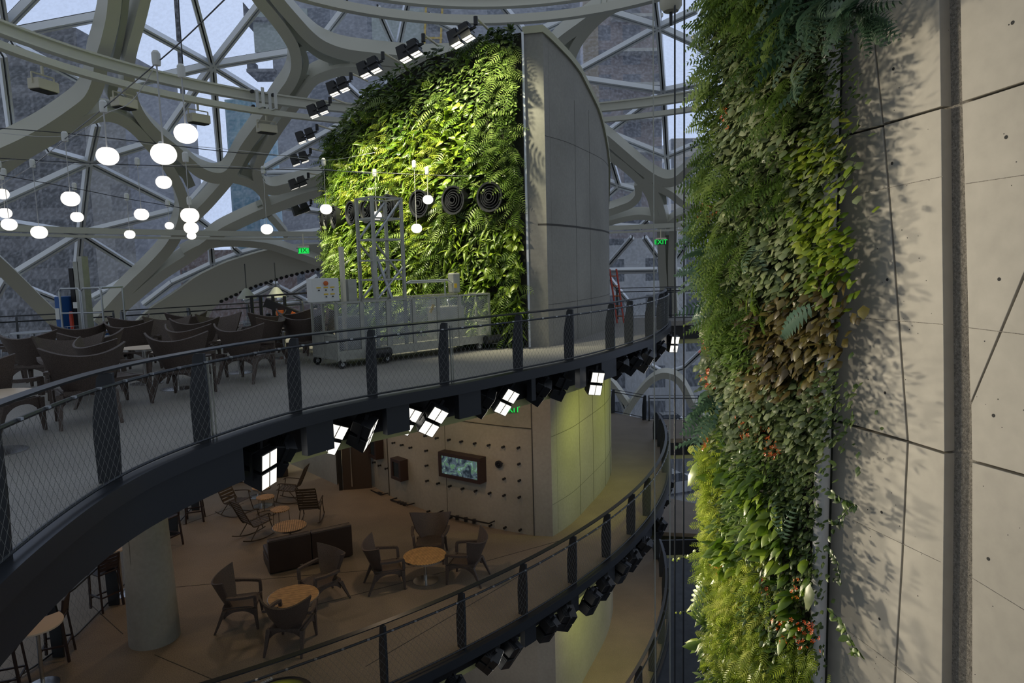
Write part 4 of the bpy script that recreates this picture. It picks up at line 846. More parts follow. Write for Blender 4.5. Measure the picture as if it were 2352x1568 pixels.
for (x,y,w_,tp,lab) in GL:
    Y=min(max(.30*F/w_,8.4),16.5); dia=w_*Y/F/1.02; p=D(x,y,Y); top=D(tp[0],tp[1],Y); e=empty('globe_pendant',p,0,lab,'pendant lamp','white globe pendants on cables')
    r=dia/2; mb=MB(); mb.lathe([(.001,r*.80)]+[(r*math.cos(t)**.88,r*(.86*math.sin(t)-.02)) for t in [PI/2*(.72-1.72*i/16) for i in range(16)]]+[(.001,-r*.88)],28); mb.build('opal_globe',X['globe'],e,smooth=True)
    h=top.z-p.z; mb=MB(); mb.tube([(0,0,r*.78),(0,0,h)],.006 if w_<45 else .010,6); mb.build('cord',X['pipe'],e)
    mb=MB(); mb.lathe([(.001,h),(.045,h),(.05,h+.04),(.05,h+.14),(.03,h+.17),(.001,h+.17)],12); mb.build('cable_clamp',X['white'],e)
def cable(pts,Ys,label,r=.008,name='cable',m='dark'):
    P=[D(x,y,Y) for (x,y),Y in zip(pts,Ys)]; mb=MB(); mb.tube([tuple(p) for p in catmull([tuple(p) for p in P],6)],r,5); return tag(mb.build(name,X[m]),label,'cable')
cable([(600,-80),(515,0),(435,78),(363,142),(238,248),(150,318),(75,380),(-10,430)],[6.6,7.4,8.0,8.6,10,12,14,16.4],'dark cable slanting down from the top to carry the largest globes')
cable([(412,-70),(410,0),(417,110),(422,175)],[9,9.1,9.2,9.3],'dark cable coming straight down to the rod of the big globe')
cable([(-20,293),(150,306),(363,330),(560,352),(760,362)],[12.5,12.5,13,14,16],'upper thin cable strung across the left of the dome')
cable([(-20,362),(150,372),(400,382),(607,388),(760,392),(990,402),(1100,405)],[14,14,14,14,15,15.2,15.4],'middle thin cable running to the lattice mast')
cable([(-20,398),(170,432),(290,456),(385,472),(430,480)],[14,15,16,16.4,16.4],'lower thin cable carrying the small globes')
cable([(-20,303),(100,314),(200,312),(360,333),(470,338),(607,352),(745,368),(862,350)],[12.4,12.4,12.6,13,13.5,14,15.5,16],'pale lead looped along the upper thin cable',.005,'lead','pipe')
cable([(-20,376),(40,366),(110,374),(250,380),(325,384),(450,378),(560,384),(607,392),(680,384),(860,400)],[14]*10,'pale lead looped along the middle thin cable',.005,'lead','pipe')
cable([(350,163),(300,235),(240,262),(190,300),(140,330),(100,360),(70,384),(30,408)],[8.8,9.4,10.1,11.2,12.2,13,14,15.4],'pale lead twisted under the slanting cable',.006,'lead','pipe')
for px,Y,l in ((1502,12.0,'thin steel wire rope hanging left of the near planted wall'),(1550,8.5,'dark wire rope nearest the planted wall, first of the close pair'),(1571,8.7,'dark wire rope nearest the planted wall, second of the close pair'),(1538,10.5,'pale steel wire rope running down to the street level gap')):
    top=-120 if Y<10.4 or px==1502 else 800
    cable([(px-(0 if top<0 else -10),top),(px+2,top+2)],[Y,Y],l,.010)   # replaced by a straight vertical rope below
    o=[q for q in COL.objects if q.name.startswith('cable')][-1]
    P=D(px,600,Y); 
    zt=7.6 if top<0 else .2; mb=MB(); mb.tube([(P.x,P.y,zt),(P.x,P.y,-12)],.011,6); me=mb.build('tmp',X['dark'] if Y<10.4 else X['galv']); o.data=me.data; bpy.data.objects.remove(me)
e=empty('hoist_pod',D(1541,-6,8.6),0,'grey rounded winch pod at the top edge above the close pair of ropes','winch')
mb=MB(); mb.lathe([(.001,-.17),(.09,-.16),(.13,-.10),(.13,.3),(.001,.3)],20); mb.build('casing',X['cream'],e,smooth=True); mb=MB(); mb.lathe([(.02,-.32),(.02,-.17)],8); mb.build('rope_guide',X['black'],e)
# ================================================================ FURNITURE
V3=Vector
def make_wing_chair(k=1.0):
    e=empty('wicker_armchair')
    g=[]
    for j in range(10):
        v=j/9; row=[]
        for i in range(17):
            u=-1+i/8; hw=.20+.10*min(1,v/.35)+.15*max(0,(v-.25)/.75)**1.1; yc=.24+.20*v
            row.append((u*hw,yc-abs(u)**2.4*(.14+.12*v),.38+.48*v+.115*v*v*abs(u)**2.0+(.02*(1-v))))
        g.append(row)
    mb=MB(); mb.shell(g,.028); mb.build('backrest',X['wicker'],e,smooth=True)
    g=[[((-.28+.56*i/8)*(1-.12*j/8),-.30+.56*j/8,.405-.05*max(0,(1-j/1.6))**2-.02*math.sin(PI*i/8)*math.sin(PI*j/8)) for i in range(9)] for j in range(9)]
    mb=MB(); mb.shell(g,.05); mb.build('seat',X['wicker'],e,smooth=True)
    for s in (-1,1):
        P=catmull([(s*.385,.16,.66),(s*.38,.02,.645),(s*.36,-.14,.632),(s*.325,-.27,.625),(s*.312,-.30,.60),(s*.305,-.305,.42)],4)
        rows=[]
        for i,p in enumerate(P):
            w_=.034-.010*i/len(P); h=.020+.006*(i/len(P)); t=V3(P[min(i+1,len(P)-1)]-P[max(i-1,0)]).normalized(); sd=V3((1,0,0))-t*t.x; sd.normalize(); u=t.cross(sd); p=V3(p)
            rows.append([p-sd*w_-u*h,p+sd*w_-u*h,p+sd*w_+u*h,p-sd*w_+u*h])
        mb=MB(); mb.loft(rows,closed=True,cap=True); mb.build('arm',X['wicker'],e,smooth=True)
    for s,f in ((-1,-1),(1,-1),(-1,1),(1,1)):
        a=V3((s*.285,-.285 if f<0 else .22,.40)); b=V3((s*(.30 if f<0 else .315),-.315 if f<0 else .40,0))
        rows=[]
        for t,w_ in ((0,.040),(.35,.030),(1,.018)):
            p=a.lerp(b,t); rows.append([p+V3((x*w_,y*w_,0)) for x,y in ((-1,-1),(1,-1),(1,1),(-1,1))])
        mb=MB(); mb.loft(rows,closed=True,cap=True); mb.build('leg',X['wicker'],e,bev=.006)
    # arched aprons between the legs
    mb=MB()
    for (x0,y0,x1,y1) in ((-.29,-.29,.29,-.29),(-.27,.23,.27,.23),(-.29,-.28,-.27,.23),(.29,-.28,.27,.23)):
        n=12; A=V3((x0,y0,0));B_=V3((x1,y1,0)); nn=(B_-A).normalized().cross(V3((0,0,1)))*.012; rows=[]
        for i in range(n+1):
            t=i/n; p=A.lerp(B_,t); zb=.36-.115*abs(2*t-1)**2.6
            rows.append([p-nn+V3((0,0,zb)),p+nn+V3((0,0,zb)),p+nn+V3((0,0,.41)),p-nn+V3((0,0,.41))])
        mb.loft(rows,closed=True,cap=True)
    mb.build('apron',X['wicker'],e,smooth=False)
    return e
chair0=make_wing_chair(); cu=[False]
def chair(px,py,z,yaw,label,grp,k=1.0):
    o=chair0 if not cu[0] else copy_tree(chair0); cu[0]=True; p=G(px,py,z); o.location=p; o.rotation_euler=(0,0,R_(yaw+90)); o.scale=(k,k,k); return tag(o,label,'armchair',grp)
UG='dark wicker armchairs on the upper deck'
UCH=[(140,978,128,'dark wicker armchair right behind the railing at the far left, turned away'),(392,912,92,'dark wicker armchair with its back square to the railing'),(285,890,135,'dark wicker armchair turned left behind the second railing post'),(530,862,80,'dark wicker armchair behind the third railing post'),
(625,838,170,'dark wicker armchair seen from the side just left of the fourth post'),(722,812,200,'dark wicker armchair nearest the metal cart'),(70,990,85,'large wicker back nearest the left edge, its chair facing away'),(92,893,95,'broad wicker back in the second row at the left edge'),
(196,918,-55,'wicker armchair facing the railing, between the broad left backs'),(298,925,60,'wicker armchair tilted wing just behind the second post'),(316,851,92,'wide wicker back in the third row in front of the scissor lift'),(205,858,120,'wicker armchair in front of the blue scissor lift'),
(262,826,150,'small distant wicker armchair right of the scissor lift'),(385,838,-70,'wicker armchair with its dark inside showing, middle of the deck'),(432,874,75,'wicker back at the middle of the crowd, left of the double post'),(474,838,100,'wicker back behind the middle of the crowd'),
(430,812,130,'distant wicker armchair in front of the mesh table'),(545,826,-60,'wicker armchair facing the railing at the right of the crowd'),(592,822,140,'wicker armchair at the right of the crowd beside a table'),(650,820,95,'wicker back between the crowd and the black folded lift'),
(697,806,75,'pale-lit wicker back right beside the cart, in the rear row'),(8,880,40,'wicker armchair cut by the left edge in the second row')]
UTB=[(-15,905,.66,.8,'pale wooden table behind the railing at the far left'),(330,797,.66,.8,'pale wooden table behind the broad wicker backs'),(408,893,0,.7,'wooden table showing through the net beside the double post'),(552,856,0,.75,'wooden table with its round foot showing behind the third post'),(655,822,0,.75,'wooden table hidden between the right-hand wicker chairs')]
TP=[G(x,y,z) for x,y,z,_,_ in UTB]
pos=[G(x,y,0) for x,y,_,_ in UCH]; LIFTS=[(D(205,700,16.1),1.15),(D(655,712,18.2),1.2)]
for it in range(260):     # settle the crowd so that no two chairs or tables stand in one another
    for i,p in enumerate(pos):
        for j,q in enumerate(pos):
            if i!=j:
                dd=V3((p.x-q.x,p.y-q.y,0))
                if dd.length<.98: m_=(.98-dd.length)*.5; u=dd.normalized() if dd.length>.01 else V3((1,0,0)); pos[i]=p=p+u*m_; pos[j]=q-u*m_
        for q,rr in [(t,.88) for t in TP]+LIFTS:
            dd=V3((p.x-q.x,p.y-q.y,0))
            if dd.length<rr: pos[i]=p=V3((q.x,q.y,0))+dd.normalized()*rr
        t=UP.near(p); e_=UP.at(t); nn=UP.nrm(t); dist=-(p.x-e_[0])*nn[0]-(p.y-e_[1])*nn[1]
        if dist<.66: pos[i]=V3((p.x-nn[0]*(.66-dist),p.y-nn[1]*(.66-dist),0))
    if it>60 and it%40==0: pass
for p,(x,y,a,l) in zip(pos,UCH):
    o=chair(100,1000,0,a,l,UG,1.08); o.location=(p.x,p.y,0)
MG='dark wicker armchairs on the middle floor'
for (x,y,a,l) in [(556,1430,12,'dark wicker armchair left of the nearer slatted round table'),(742,1378,-135,'dark wicker armchair between the sofa back and the nearer round table'),(672,1480,85,'dark wicker armchair nearest the camera, back turned, at the nearer round table'),
                  (888,1345,20,'dark wicker armchair left of the farther round table'),(990,1282,-90,'dark wicker armchair facing us behind the farther round table'),(1072,1330,165,'dark wicker armchair right of the farther round table')]:
    chair(x,y,-4.7,a,l,MG,1.06)
def round_table(p,d,h,label,grp=None,mt='wood',rot=0,foot=True):
    e=empty('round_table',p,rot,label,'table',grp); r=d/2
    mb=MB(); mb.lathe([(.001,h-.03),(r-.004,h-.03),(r,h-.02),(r,h),(.001,h)],40); mb.build('tabletop',X[mt],e)
    mb=MB(); mb.lathe([(r-.001,h-.04),(r+.012,h-.04),(r+.012,h-.006),(r-.001,h-.006)],40); mb.build('rim',X['steelr'],e,smooth=True)
    mb=MB(); mb.lathe([(.035,.03),(.035,h-.03)],14); mb.build('pedestal',X['steelr'],e,smooth=True)
    mb=MB(); mb.lathe([(.001,0),(.27,0),(.27,.012),(.06,.03),(.001,.03)],32); mb.build('base',X['steelr'],e,smooth=True)
    return e
round_table(G(978,1333,-4.7),.92,.56,'round slatted wooden table on a steel pedestal between three chairs, farther from the camera',rot=.9)
round_table(G(678,1432,-4.7),.92,.56,'round slatted wooden table nearest the camera on the middle floor',rot=1.65)
round_table(G(668,1252,-4.7),.80,.50,'round slatted wooden table just behind the sofa',rot=.35)
round_table(G(594,1140,-4.7),.85,.60,'round wooden table partly hidden under the first spotlight',rot=.35)
round_table(G(603,1162,-4.7),.52,.56,'small round side table between the rocking chairs and the far sofa',rot=.2)
def wire_table(p,label):
    e=empty('side_table',p,0,label,'table'); mb=MB(); mb.lathe([(.001,.47),(.24,.47),(.24,.495),(.001,.495)],30); mb.build('tabletop',X['wood'],e)
    for k in range(3):
        a=2*PI*k/3; mb=MB(); mb.tube([(.22*math.cos(a),.22*math.sin(a),.47),(.25*math.cos(a),.25*math.sin(a),0)],.008,6); mb.build('leg',X['bronze'],e)
    mb=MB(); mb.tube([(.25*math.cos(t*PI/12),.25*math.sin(t*PI/12),.012) for t in range(24)],.008,6,closed=True); mb.build('foot_ring',X['bronze'],e)
wire_table(G(646,1210,-4.7),'small round slatted side table on thin legs behind the sofa table')
wire_table(G(612,1180,-4.7),'thin-legged side table in front of the far rocking chair')
def sofa(p,yaw,L,label,mods=2):
    e=empty('sofa',p,R_(yaw),label,'sofa'); w_=L/mods
    for i in range(mods):
        x=-L/2+w_*(i+.5)
        mb=MB(); mb.box((x,.36,.40),(w_-.008,.16,.74)); mb.build('back_panel',X['leather'],e,bev=.025)
        mb=MB(); mb.box((x,-.06,.36),(w_-.012,.66,.14)); mb.build('seat_cushion',X['leather'],e,bev=.03)
        mb=MB(); mb.box((x,-.04,.16),(w_-.004,.72,.24)); mb.build('plinth',X['leather'],e,bev=.01)
        mb=MB(); 
        mb.tube([(x-w_/2+.02,.44,.775),(x+w_/2-.02,.44,.775)],.008,6); mb.tube([(x-w_/2+.02,.28,.775),(x+w_/2-.02,.28,.775)],.008,6); mb.build('piping',X['darkwood'],e)
    mb=MB(); mb.box((.25,.443,.10),(.07,.004,.018)); mb.build('metal_tag',X['steelr'],e)
    return e
a=G(620,1322,-4.7); b=G(812,1278,-4.7); c=(a+b)/2; yaw=math.degrees(math.atan2(b.y-a.y,b.x-a.x)); dv=(b-a).normalized(); nn=V3((-dv.y,dv.x,0))
sofa(c+nn*.44,yaw+180,(b-a).length,'dark brown two-part sofa with its back to the camera in the middle of the floor')
sofa(G(570,1112,-4.7)+V3((-.3,.6,0)),20,2.6,'dark brown sofa in the far corner behind the first spotlight')
def rocker(px,py,yaw,label):
    e=empty('rocking_chair',G(px,py,-4.7),R_(yaw+90),label,'rocking chair','slatted rocking chairs behind the sofa')
    # frame: seat front (y=-.28,z=.40) to seat rear (y=.18,z=.34) to back top (y=.52,z=1.0)
    sy=[(-.30,.41),(-.28,.42),(-.05,.375),(.16,.36),(.24,.42),(.36,.66),(.52,1.02)]
    for s in (-1,1):
        mb=MB(); mb.tube([tuple(p) for p in catmull([(s*.25,y,z) for y,z in sy],4)],.014,8); mb.build('side_rail',X['bronze'],e,smooth=True)
        R=1.25; mb=MB(); mb.tube([(s*.27,R*math.sin(t)+.02,R-R*math.cos(t)+.014) for t in [(-.34+.74*i/14) for i in range(15)]],.014,8); mb.build('rocker',X['bronze'],e,smooth=True)
        mb=MB(); mb.tube([(s*.27,-.33,.075),(s*.26,-.24,.40),(s*.27,-.20,.60)],.013,8); mb.tube([(s*.27,.30,.06),(s*.26,.05,.38)],.013,8); mb.build('leg',X['bronze'],e,smooth=True)
        mb=MB(); mb.tube([tuple(p) for p in catmull([(s*.27,-.26,.56),(s*.28,-.20,.61),(s*.28,.0,.60),(s*.27,.28,.56)],4)],.016,8); mb.build('armrest',X['bronze'],e,smooth=True)
    for i in range(6):
        y=-.26+i*.082; z=float(np.interp(y,[-.28,-.05,.16],[.435,.39,.375])); mb=MB(); mb.box((0,y,z),(.50,.066,.012)); mb.build('seat_slat',X['bronze'],e,bev=.003)
    for i in range(8):
        t=i/7; p=V3((0,.235+.285*t,.44+.58*t)); d=V3((0,.285,.58)).normalized(); mb=MB(); mb.box(p,(.50,.07,.012),rot=V3((0,0,1)).rotation_difference(d.cross(V3((1,0,0)))).to_matrix()); mb.build('back_slat',X['bronze'],e,bev=.003)
    return e
r0=rocker(590,1232,50,'slatted bronze rocking chair nearest the sofa, facing away to the right')
rocker(545,1180,-20,'slatted rocking chair at the far left beside the far sofa'); rocker(668,1150,180,'slatted rocking chair facing left, farthest from the camera'); rocker(716,1195,95,'tall slatted rocking chair with its back to us, right of the others')
def stool(p,yaw,label):
    e=empty('bar_stool',p,R_(yaw+90),label,'bar stool','dark wooden bar stools at the left edge')
    for sx in (-1,1):
        mb=MB(); mb.bar((sx*.20,-.20,0),(sx*.19,-.18,.74),.036); mb.build('leg',X['darkwood'],e)
        mb=MB(); mb.bar((sx*.21,.24,0),(sx*.19,.18,.74),.036); mb.build('leg',X['darkwood'],e)
        mb=MB(); mb.bar((sx*.19,.18,.74),(sx*.20,.24,1.12),.034); mb.build('back_post',X['darkwood'],e)
        mb=MB(); mb.bar((sx*.20,-.19,.30),(sx*.20,.22,.30),.028); mb.build('stretcher',X['darkwood'],e)
    mb=MB(); mb.bar((-.20,-.19,.22),(.20,-.19,.22),.03); mb.build('footrest',X['darkwood'],e); mb=MB(); mb.bar((-.20,.22,.30),(.20,.22,.30),.028); mb.build('stretcher',X['darkwood'],e)
    mb=MB(); mb.box((0,-.01,.76),(.43,.42,.035)); mb.build('seat',X['darkwood'],e,bev=.01)
    for i in range(4):
        mb=MB(); mb.box((0,.205+.012*i,.86+.075*i),(.38,.018,.062)); mb.build('back_slat',X['darkwood'],e)
    return e
stool(G(130,1512,-4.7),200,'dark bar stool beside the pale half-round table at the bottom left'); stool(G(245,1392,-4.7),150,'dark bar stool in front of the concrete column')
stool(G(20,1590,-4.7),200,'dark bar stool cut by the bottom left corner'); stool(G(388,1255,-4.7),160,'dark bar stool half hidden under the deck edge right of the column')
stool(G(402,1225,-4.7)+V3((.1,.9,0)),200,'second bar stool behind the column, farther back')
def bar_table(px,py,yaw,label,d=.42):
    c=G(px,py,-3.65); e=empty('bar_table',(c.x,c.y,-4.7),R_(yaw),label,'bar table'); n=20
    mb=MB(); mb.prism([(-d*.2,-d)]+[(d*1.15*math.cos(-PI/2+PI*i/n),d*math.sin(-PI/2+PI*i/n)) for i in range(n+1)]+[(-d*.2,d)],1.02,1.05); mb.build('tabletop',X['pale'],e,bev=.004)
    mb=MB(); mb.lathe([(.03,.02),(.03,1.02)],12,c=(.1,0,0)); mb.build('pole',X['steelr'],e,smooth=True); mb=MB(); mb.lathe([(.001,0),(.24,0),(.24,.012),(.001,.02)],28,c=(.1,0,0)); mb.build('base',X['steelr'],e)
bar_table(78,1430,-35,'pale half-round bar table at the bottom left beside a dark stool',.40); bar_table(262,1252,-20,'pale half-round bar table peeking out left of the concrete column',.36)
# concrete column (two mould halves, slightly flared)
a=G(332,1490,-4.7); mb=MB(); mb.lathe([(.43,0),(.42,.4),(.375,2.2),(.36,3.95)],40,c=(0,0,0)); o=mb.build('column',X['conc'],loc=a+V3((0,.36,0)),smooth=True); tag(o,'round concrete column standing on the middle floor at the left','column')
e=empty('column_seam',a+V3((-.11,-.03,0)),0,kind='structure'); mb=MB(); mb.bar((0,0,.02),(.02,.045,3.9),.008); mb.build('seam',X['seam'],e)
# dark sedge planting beyond the stools
# recycling bin
p=G(640,1600,-3.85); e=empty('recycling_bin',(p.x,p.y,-4.7),R_(15),'round polished recycling bin with a dark opening at the bottom edge','recycling bin')
mb=MB(); mb.lathe([(.36,0),(.38,.05),(.40,.80)],40); mb.build('body',X['dark2'],e,smooth=True)
rows=[]
for r_1,r_2,z in ((.42,.36,.78),(.43,.37,.86),(.40,.34,.90),(.27,.19,.905),(.24,.16,.885)): rows.append([(r_1*1.12*math.cos(2*PI*i/40),r_2*math.sin(2*PI*i/40)*1.15,z) for i in range(40)])
mb=MB(); mb.loft(rows,closed=True); mb.build('lid',X['chrome'],e,smooth=True); mb=MB(); mb.lathe([(.001,.84),(.26,.84)],32); mb.build('opening',X['black'],e)
def text(s,size,m,parent,loc,rot,name='lettering',ext=.003):
    cu_=bpy.data.curves.new(name,'FONT'); cu_.body=s; cu_.size=size; cu_.extrude=ext; cu_.align_x='CENTER'; cu_.align_y='CENTER'; o=bpy.data.objects.new(name,cu_); COL.objects.link(o); cu_.materials.append(X[m]); bpy.context.view_layer.update(); me=bpy.data.meshes.new_from_object(o); bpy.data.objects.remove(o); o=bpy.data.objects.new(name,me); COL.objects.link(o); o.parent=parent; o.location=loc; o.rotation_euler=rot; return o
text('RECYCLE',.055,'white',e,(-.2,.33,.912),(0,0,R_(35)))
# exit signs
def exit_sign(p,yaw,w_,label,lit_panel=False,mirror=False):
    e=empty('exit_sign',p,R_(yaw),label,'exit sign'); h=w_*.55
    mb=MB(); mb.box((0,.02,0),(w_,.03,h)); mb.build('panel',X['exit' if lit_panel else 'exitd'],e); mb=MB(); mb.box((0,.02,h/2+.02),(w_*1.05,.06,.05)); mb.build('canopy',X['cream'],e); mb=MB(); mb.bar((0,.02,h/2),(0,.02,h/2+.3),.02); mb.build('hanger',X['cream'],e)
    o=text('EXIT',h*1.15,'exitd' if lit_panel else 'exit',e,(0,-.002,0),(R_(90),0,0)); 
    if mirror: o.scale=(-1,1,1)
exit_sign(D(1518,556,20.5),4,.31,'lit green EXIT sign hanging in front of the white steel column at the right'); exit_sign(D(697,575,15.5),10,.24,'bright green exit sign left of the planted tower, seen from behind',True,True)
exit_sign(D(1175,941,15.2),0,.30,'green EXIT sign under the upper deck in front of the concrete face')
# screens and brackets on the middle concrete wall
def on_wall(px,py,z=None):
    return on_left(px,py)
def frame_box(px,py,w_,h,dep,label,screen,name='wall_screen'):
    p,n=on_wall(px,py); e=empty(name,p,math.atan2(n.y,n.x)+PI/2,label,'screen' if screen else 'display case')
    mb=MB(); b=.09
    for x0,x1,z0,z1 in ((-w_/2,w_/2,h/2-b,h/2),(-w_/2,w_/2,-h/2,-h/2+b),(-w_/2,-w_/2+b,-h/2+b,h/2-b),(w_/2-b,w_/2,-h/2+b,h/2-b)): mb.box(((x0+x1)/2,-dep/2,(z0+z1)/2),(x1-x0,dep,z1-z0))
    mb.build('frame',X['darkwood'],e,bev=.004)
    mb=MB(); mb.box((0,-dep*.82,0),(w_-2*b+.01,.02,h-2*b+.01)); mb.build('picture',screen,e)
def screen_mat():
    m=bpy.data.materials.new('forest_footage'); m.use_nodes=True; n=m.node_tree; n.nodes.remove(n.nodes['Principled BSDF']); t=n.nodes.new('ShaderNodeTexCoord'); nz=n.nodes.new('ShaderNodeTexNoise'); nz.inputs['Scale'].default_value=4; nz.inputs['Detail'].default_value=8; nz.inputs['Distortion'].default_value=1.6
    cr=n.nodes.new('ShaderNodeValToRGB'); e=cr.color_ramp.elements; e[0].position=.38; e[0].color=(.02,.03,.04,1); e[1].position=.72; e[1].color=(.45,.5,.85,1); k=e.new(.5); k.color=(.10,.14,.17,1); k=e.new(.58); k.color=(.10,.22,.09,1)
    em=n.nodes.new('ShaderNodeEmission'); em.inputs[1].default_value=.75; n.links.new(t.outputs['Object'],nz.inputs[0]); n.links.new(nz.outputs['Fac'],cr.inputs[0]); n.links.new(cr.outputs[0],em.inputs[0]); n.links.new(em.outputs[0],n.nodes['Material Output'].inputs[0]); return m
frame_box(1068,1068,1.38,.66,.26,'wide framed screen showing green forest footage on the concrete wall',screen_mat())
frame_box(926,1074,.50,.60,.26,'small dark square screen in a deep frame left of the wide screen',X['carg']); frame_box(872,1026,.52,.60,.26,'dark framed screen nearest the spotlights, highest on the wall',X['carg'])
p,n=on_left(1149,1064); e=empty('wall_reel',p,math.atan2(n.y,n.x)+PI/2,'round black reel on the wall right of the wide screen','reel'); q=Matrix.Rotation(PI/2,3,'X')
mb=MB(); mb.lathe([(.03,.02),(.03,.10)],14,rot=q); mb.build('hub',X['black'],e); mb=MB(); mb.lathe([(.05,.06),(.095,.06),(.095,.10),(.05,.10),(.05,.06)],24,rot=q); mb.build('ring',X['black'],e); mb=MB(); mb.bar((0,-.08,0),(.14,-.1,.05),.02); mb.build('lever',X['black'],e)
def bracket(x0,x1,y0,y1,label):
    a,n=on_left(x0,y0); b,n2=on_left(x1,y1); e=empty('wall_bracket',a,0,label,'bracket'); d=b-a; o_=n*.22
    mb=MB(); mb.bar(o_,d+o_,.03); mb.build('rail',X['dark2'],e)
    for q in (V3((0,0,0)),d): mb=MB(); mb.bar(q,q+o_,.025); mb.build('side_arm',X['dark2'],e)
    for t in (.35,.52,.68):
        mb=MB(); mb.box(d*t+o_*.6-V3((0,0,.06)),(.09,.12,.09)); mb.build('socket_box',X['black'],e)
bracket(1018,1136,1172,1196,'long thin metal bracket low on the wall under the wide screen'); bracket(912,952,1143,1155,'short metal bracket low on the wall under the small screen'); bracket(866,892,1122,1132,'metal bracket low on the wall nearest the brown door')
p=G(822,1122,-4.7); e=empty('door_1',p,R_(8),kind='structure'); mb=MB(); mb.box((0,0,1.25),(.85,.06,2.5)); mb.build('door_leaf',X['brown'],e); mb=MB(); mb.box((-.16,-.05,1.25),(.03,.05,2.3)); mb.build('pull_handle',X['steelr'],e); mb=MB(); mb.box((-.5,0,1.27),(.1,.12,2.55)); mb.build('door_frame',X['dark2'],e)
# back wall of the middle floor hall and its inner core
mb=MB(); a=G(795,1115,-4.7); mb.prism([(a.x-.3,a.y+.1),(a.x-7,a.y+7.5),(a.x-7,a.y+8),(a.x-.3,a.y+.4)],-4.7,-.2); o=mb.build('wall_back',X['conc']); o['kind']='structure'
# ================================================================ THINGS ON THE UPPER DECK
for q,(x,y,z,d,l) in zip(TP,UTB): round_table(V3((q.x,q.y,0)),d,.66,l,mt='pale')
def mesh_chair(p,yaw,label):
    e=empty('mesh_chair',p,R_(yaw+90),label,'chair','silver mesh chairs behind the wicker chairs')
    g=[[((-.22+.44*i/6),.20+.08*j/5-.05*abs(-1+i/3)**2,.46+.38*j/5) for i in range(7)] for j in range(6)]
    mb=MB()
    for r in g: mb.tube(r,.005,4)
    for i in range(7): mb.tube([r[i] for r in g],.005,4)
    mb.tube([g[0][0]]+[r[0] for r in g]+g[-1]+[r[-1] for r in g[::-1]],.011,6); mb.build('back',X['silver'],e)
    mb=MB(); 
    for i in range(7): mb.tube([(-.22+.44*i/6,-.22,.45),(-.22+.44*i/6,.20,.44)],.005,4)
    for j in range(7): mb.tube([(-.22,-.22+.07*j,.45),(.22,-.22+.07*j,.45)],.005,4)
    mb.build('seat',X['silver'],e)
    for sx in (-1,1):
        for y0,y1 in ((-.20,-.24),(.18,.26)):
            mb=MB(); mb.tube([(sx*.21,y0,.45),(sx*.23,y1,0)],.011,6); mb.build('leg',X['silver'],e)
        mb=MB(); mb.tube([(sx*.25,-.22,.45),(sx*.27,-.2,.66),(sx*.26,.2,.66)],.011,6); mb.build('arm',X['silver'],e)
def cafe_table(p,label):
    e=empty('cafe_table',p,0,label,'table'); mb=MB(); mb.lathe([(.001,.71),(.42,.71),(.42,.73),(.001,.73)],30); mb.build('tabletop',X['silver'],e); mb=MB(); mb.lathe([(.03,.0),(.03,.71)],10); mb.build('pedestal',X['silver'],e); mb=MB(); mb.lathe([(.001,0),(.25,0),(.25,.015),(.001,.03)],20); mb.build('base',X['silver'],e)
for k,(px,l1,l2,l3) in enumerate([(70,'silver mesh table at the far left of the deck','silver mesh chair left of the far-left table','silver mesh chair right of the far-left table'),(335,'silver mesh table beyond the third row of wicker chairs','silver mesh chair left of the middle mesh table','silver mesh chair right of the middle mesh table'),(490,'silver mesh table near the black folded lift','silver mesh chair left of the right-hand mesh table','silver mesh chair right of the right-hand mesh table')]):
    Y=[15.5,16.9,17.5][k]; d=D(px,700,Y); p=V3((d.x,d.y,0)); cafe_table(p,l1); mesh_chair(p+V3((-.72,.1,0)),10,l2); mesh_chair(p+V3((.72,-.05,0)),170,l3)
# scissor lift
d=D(205,700,16.1); e=empty('scissor_lift',(d.x,d.y,0),R_(-8),'blue and silver mast lift with a caged platform at the back left of the deck','lift')
mb=MB(); mb.box((0,0,.28),(1.35,.75,.34)); mb.build('chassis',X['blue'],e,bev=.03)
for sx in (-.5,.5):
    for sy in(-.36,.36):
        mb=MB(); mb.lathe([(.001,-.05),(.13,-.05),(.13,.05),(.001,.05)],14,rot=Matrix.Rotation(PI/2,3,'X')); mb.build('wheel',X['rubber'],e,loc=(sx,sy,.13))
for i,z in enumerate((1.85,2.0,2.12)):
    mb=MB(); mb.box((-.42+.13*i,.12,z/2+.3),(.11,.20,z)); mb.build('mast_section',X['galv' if i else 'dark2'],e)
mb=MB(); mb.box((-.62,.0,.95),(.14,.5,1.1)); mb.build('power_pack',X['blue'],e,bev=.02)
mb=MB(); mb.box((.12,-.05,.62),(1.05,.7,.06)); mb.build('platform',X['blue'],e)
for (x0,x1) in ((-.40,.12),(.16,.66)):
    mb=MB(); P=[(x0,-.4,.62),(x0,-.4,1.62),(x0+.04,-.4,1.68),(x1-.04,-.4,1.68),(x1,-.4,1.62),(x1,-.4,.62)]; mb.tube(P,.022,8); mb.tube([(x0,-.4,1.12),(x1,-.4,1.12)],.018,8); mb.build('cage_rail',X['silver'],e)
mb=MB(); mb.tube([(.66,-.4,1.68),(.66,.3,1.68),(-.4,.3,1.68)],.022,8); mb.tube([(.66,.3,.6),(.66,.3,1.68)],.022,8); mb.build('cage_rail',X['silver'],e)
mb=MB(); mb.box((0,-.42,1.30),(.10,.03,.14)); mb.build('notice',X['white'],e); mb=MB(); mb.box((-.24,-.3,.9),(.07,.07,.5)); mb.build('extinguisher',X['red'],e,bev=.02); mb=MB(); mb.box((-.62,-.26,1.1),(.10,.02,.26)); mb.build('label_sheet',X['white'],e)
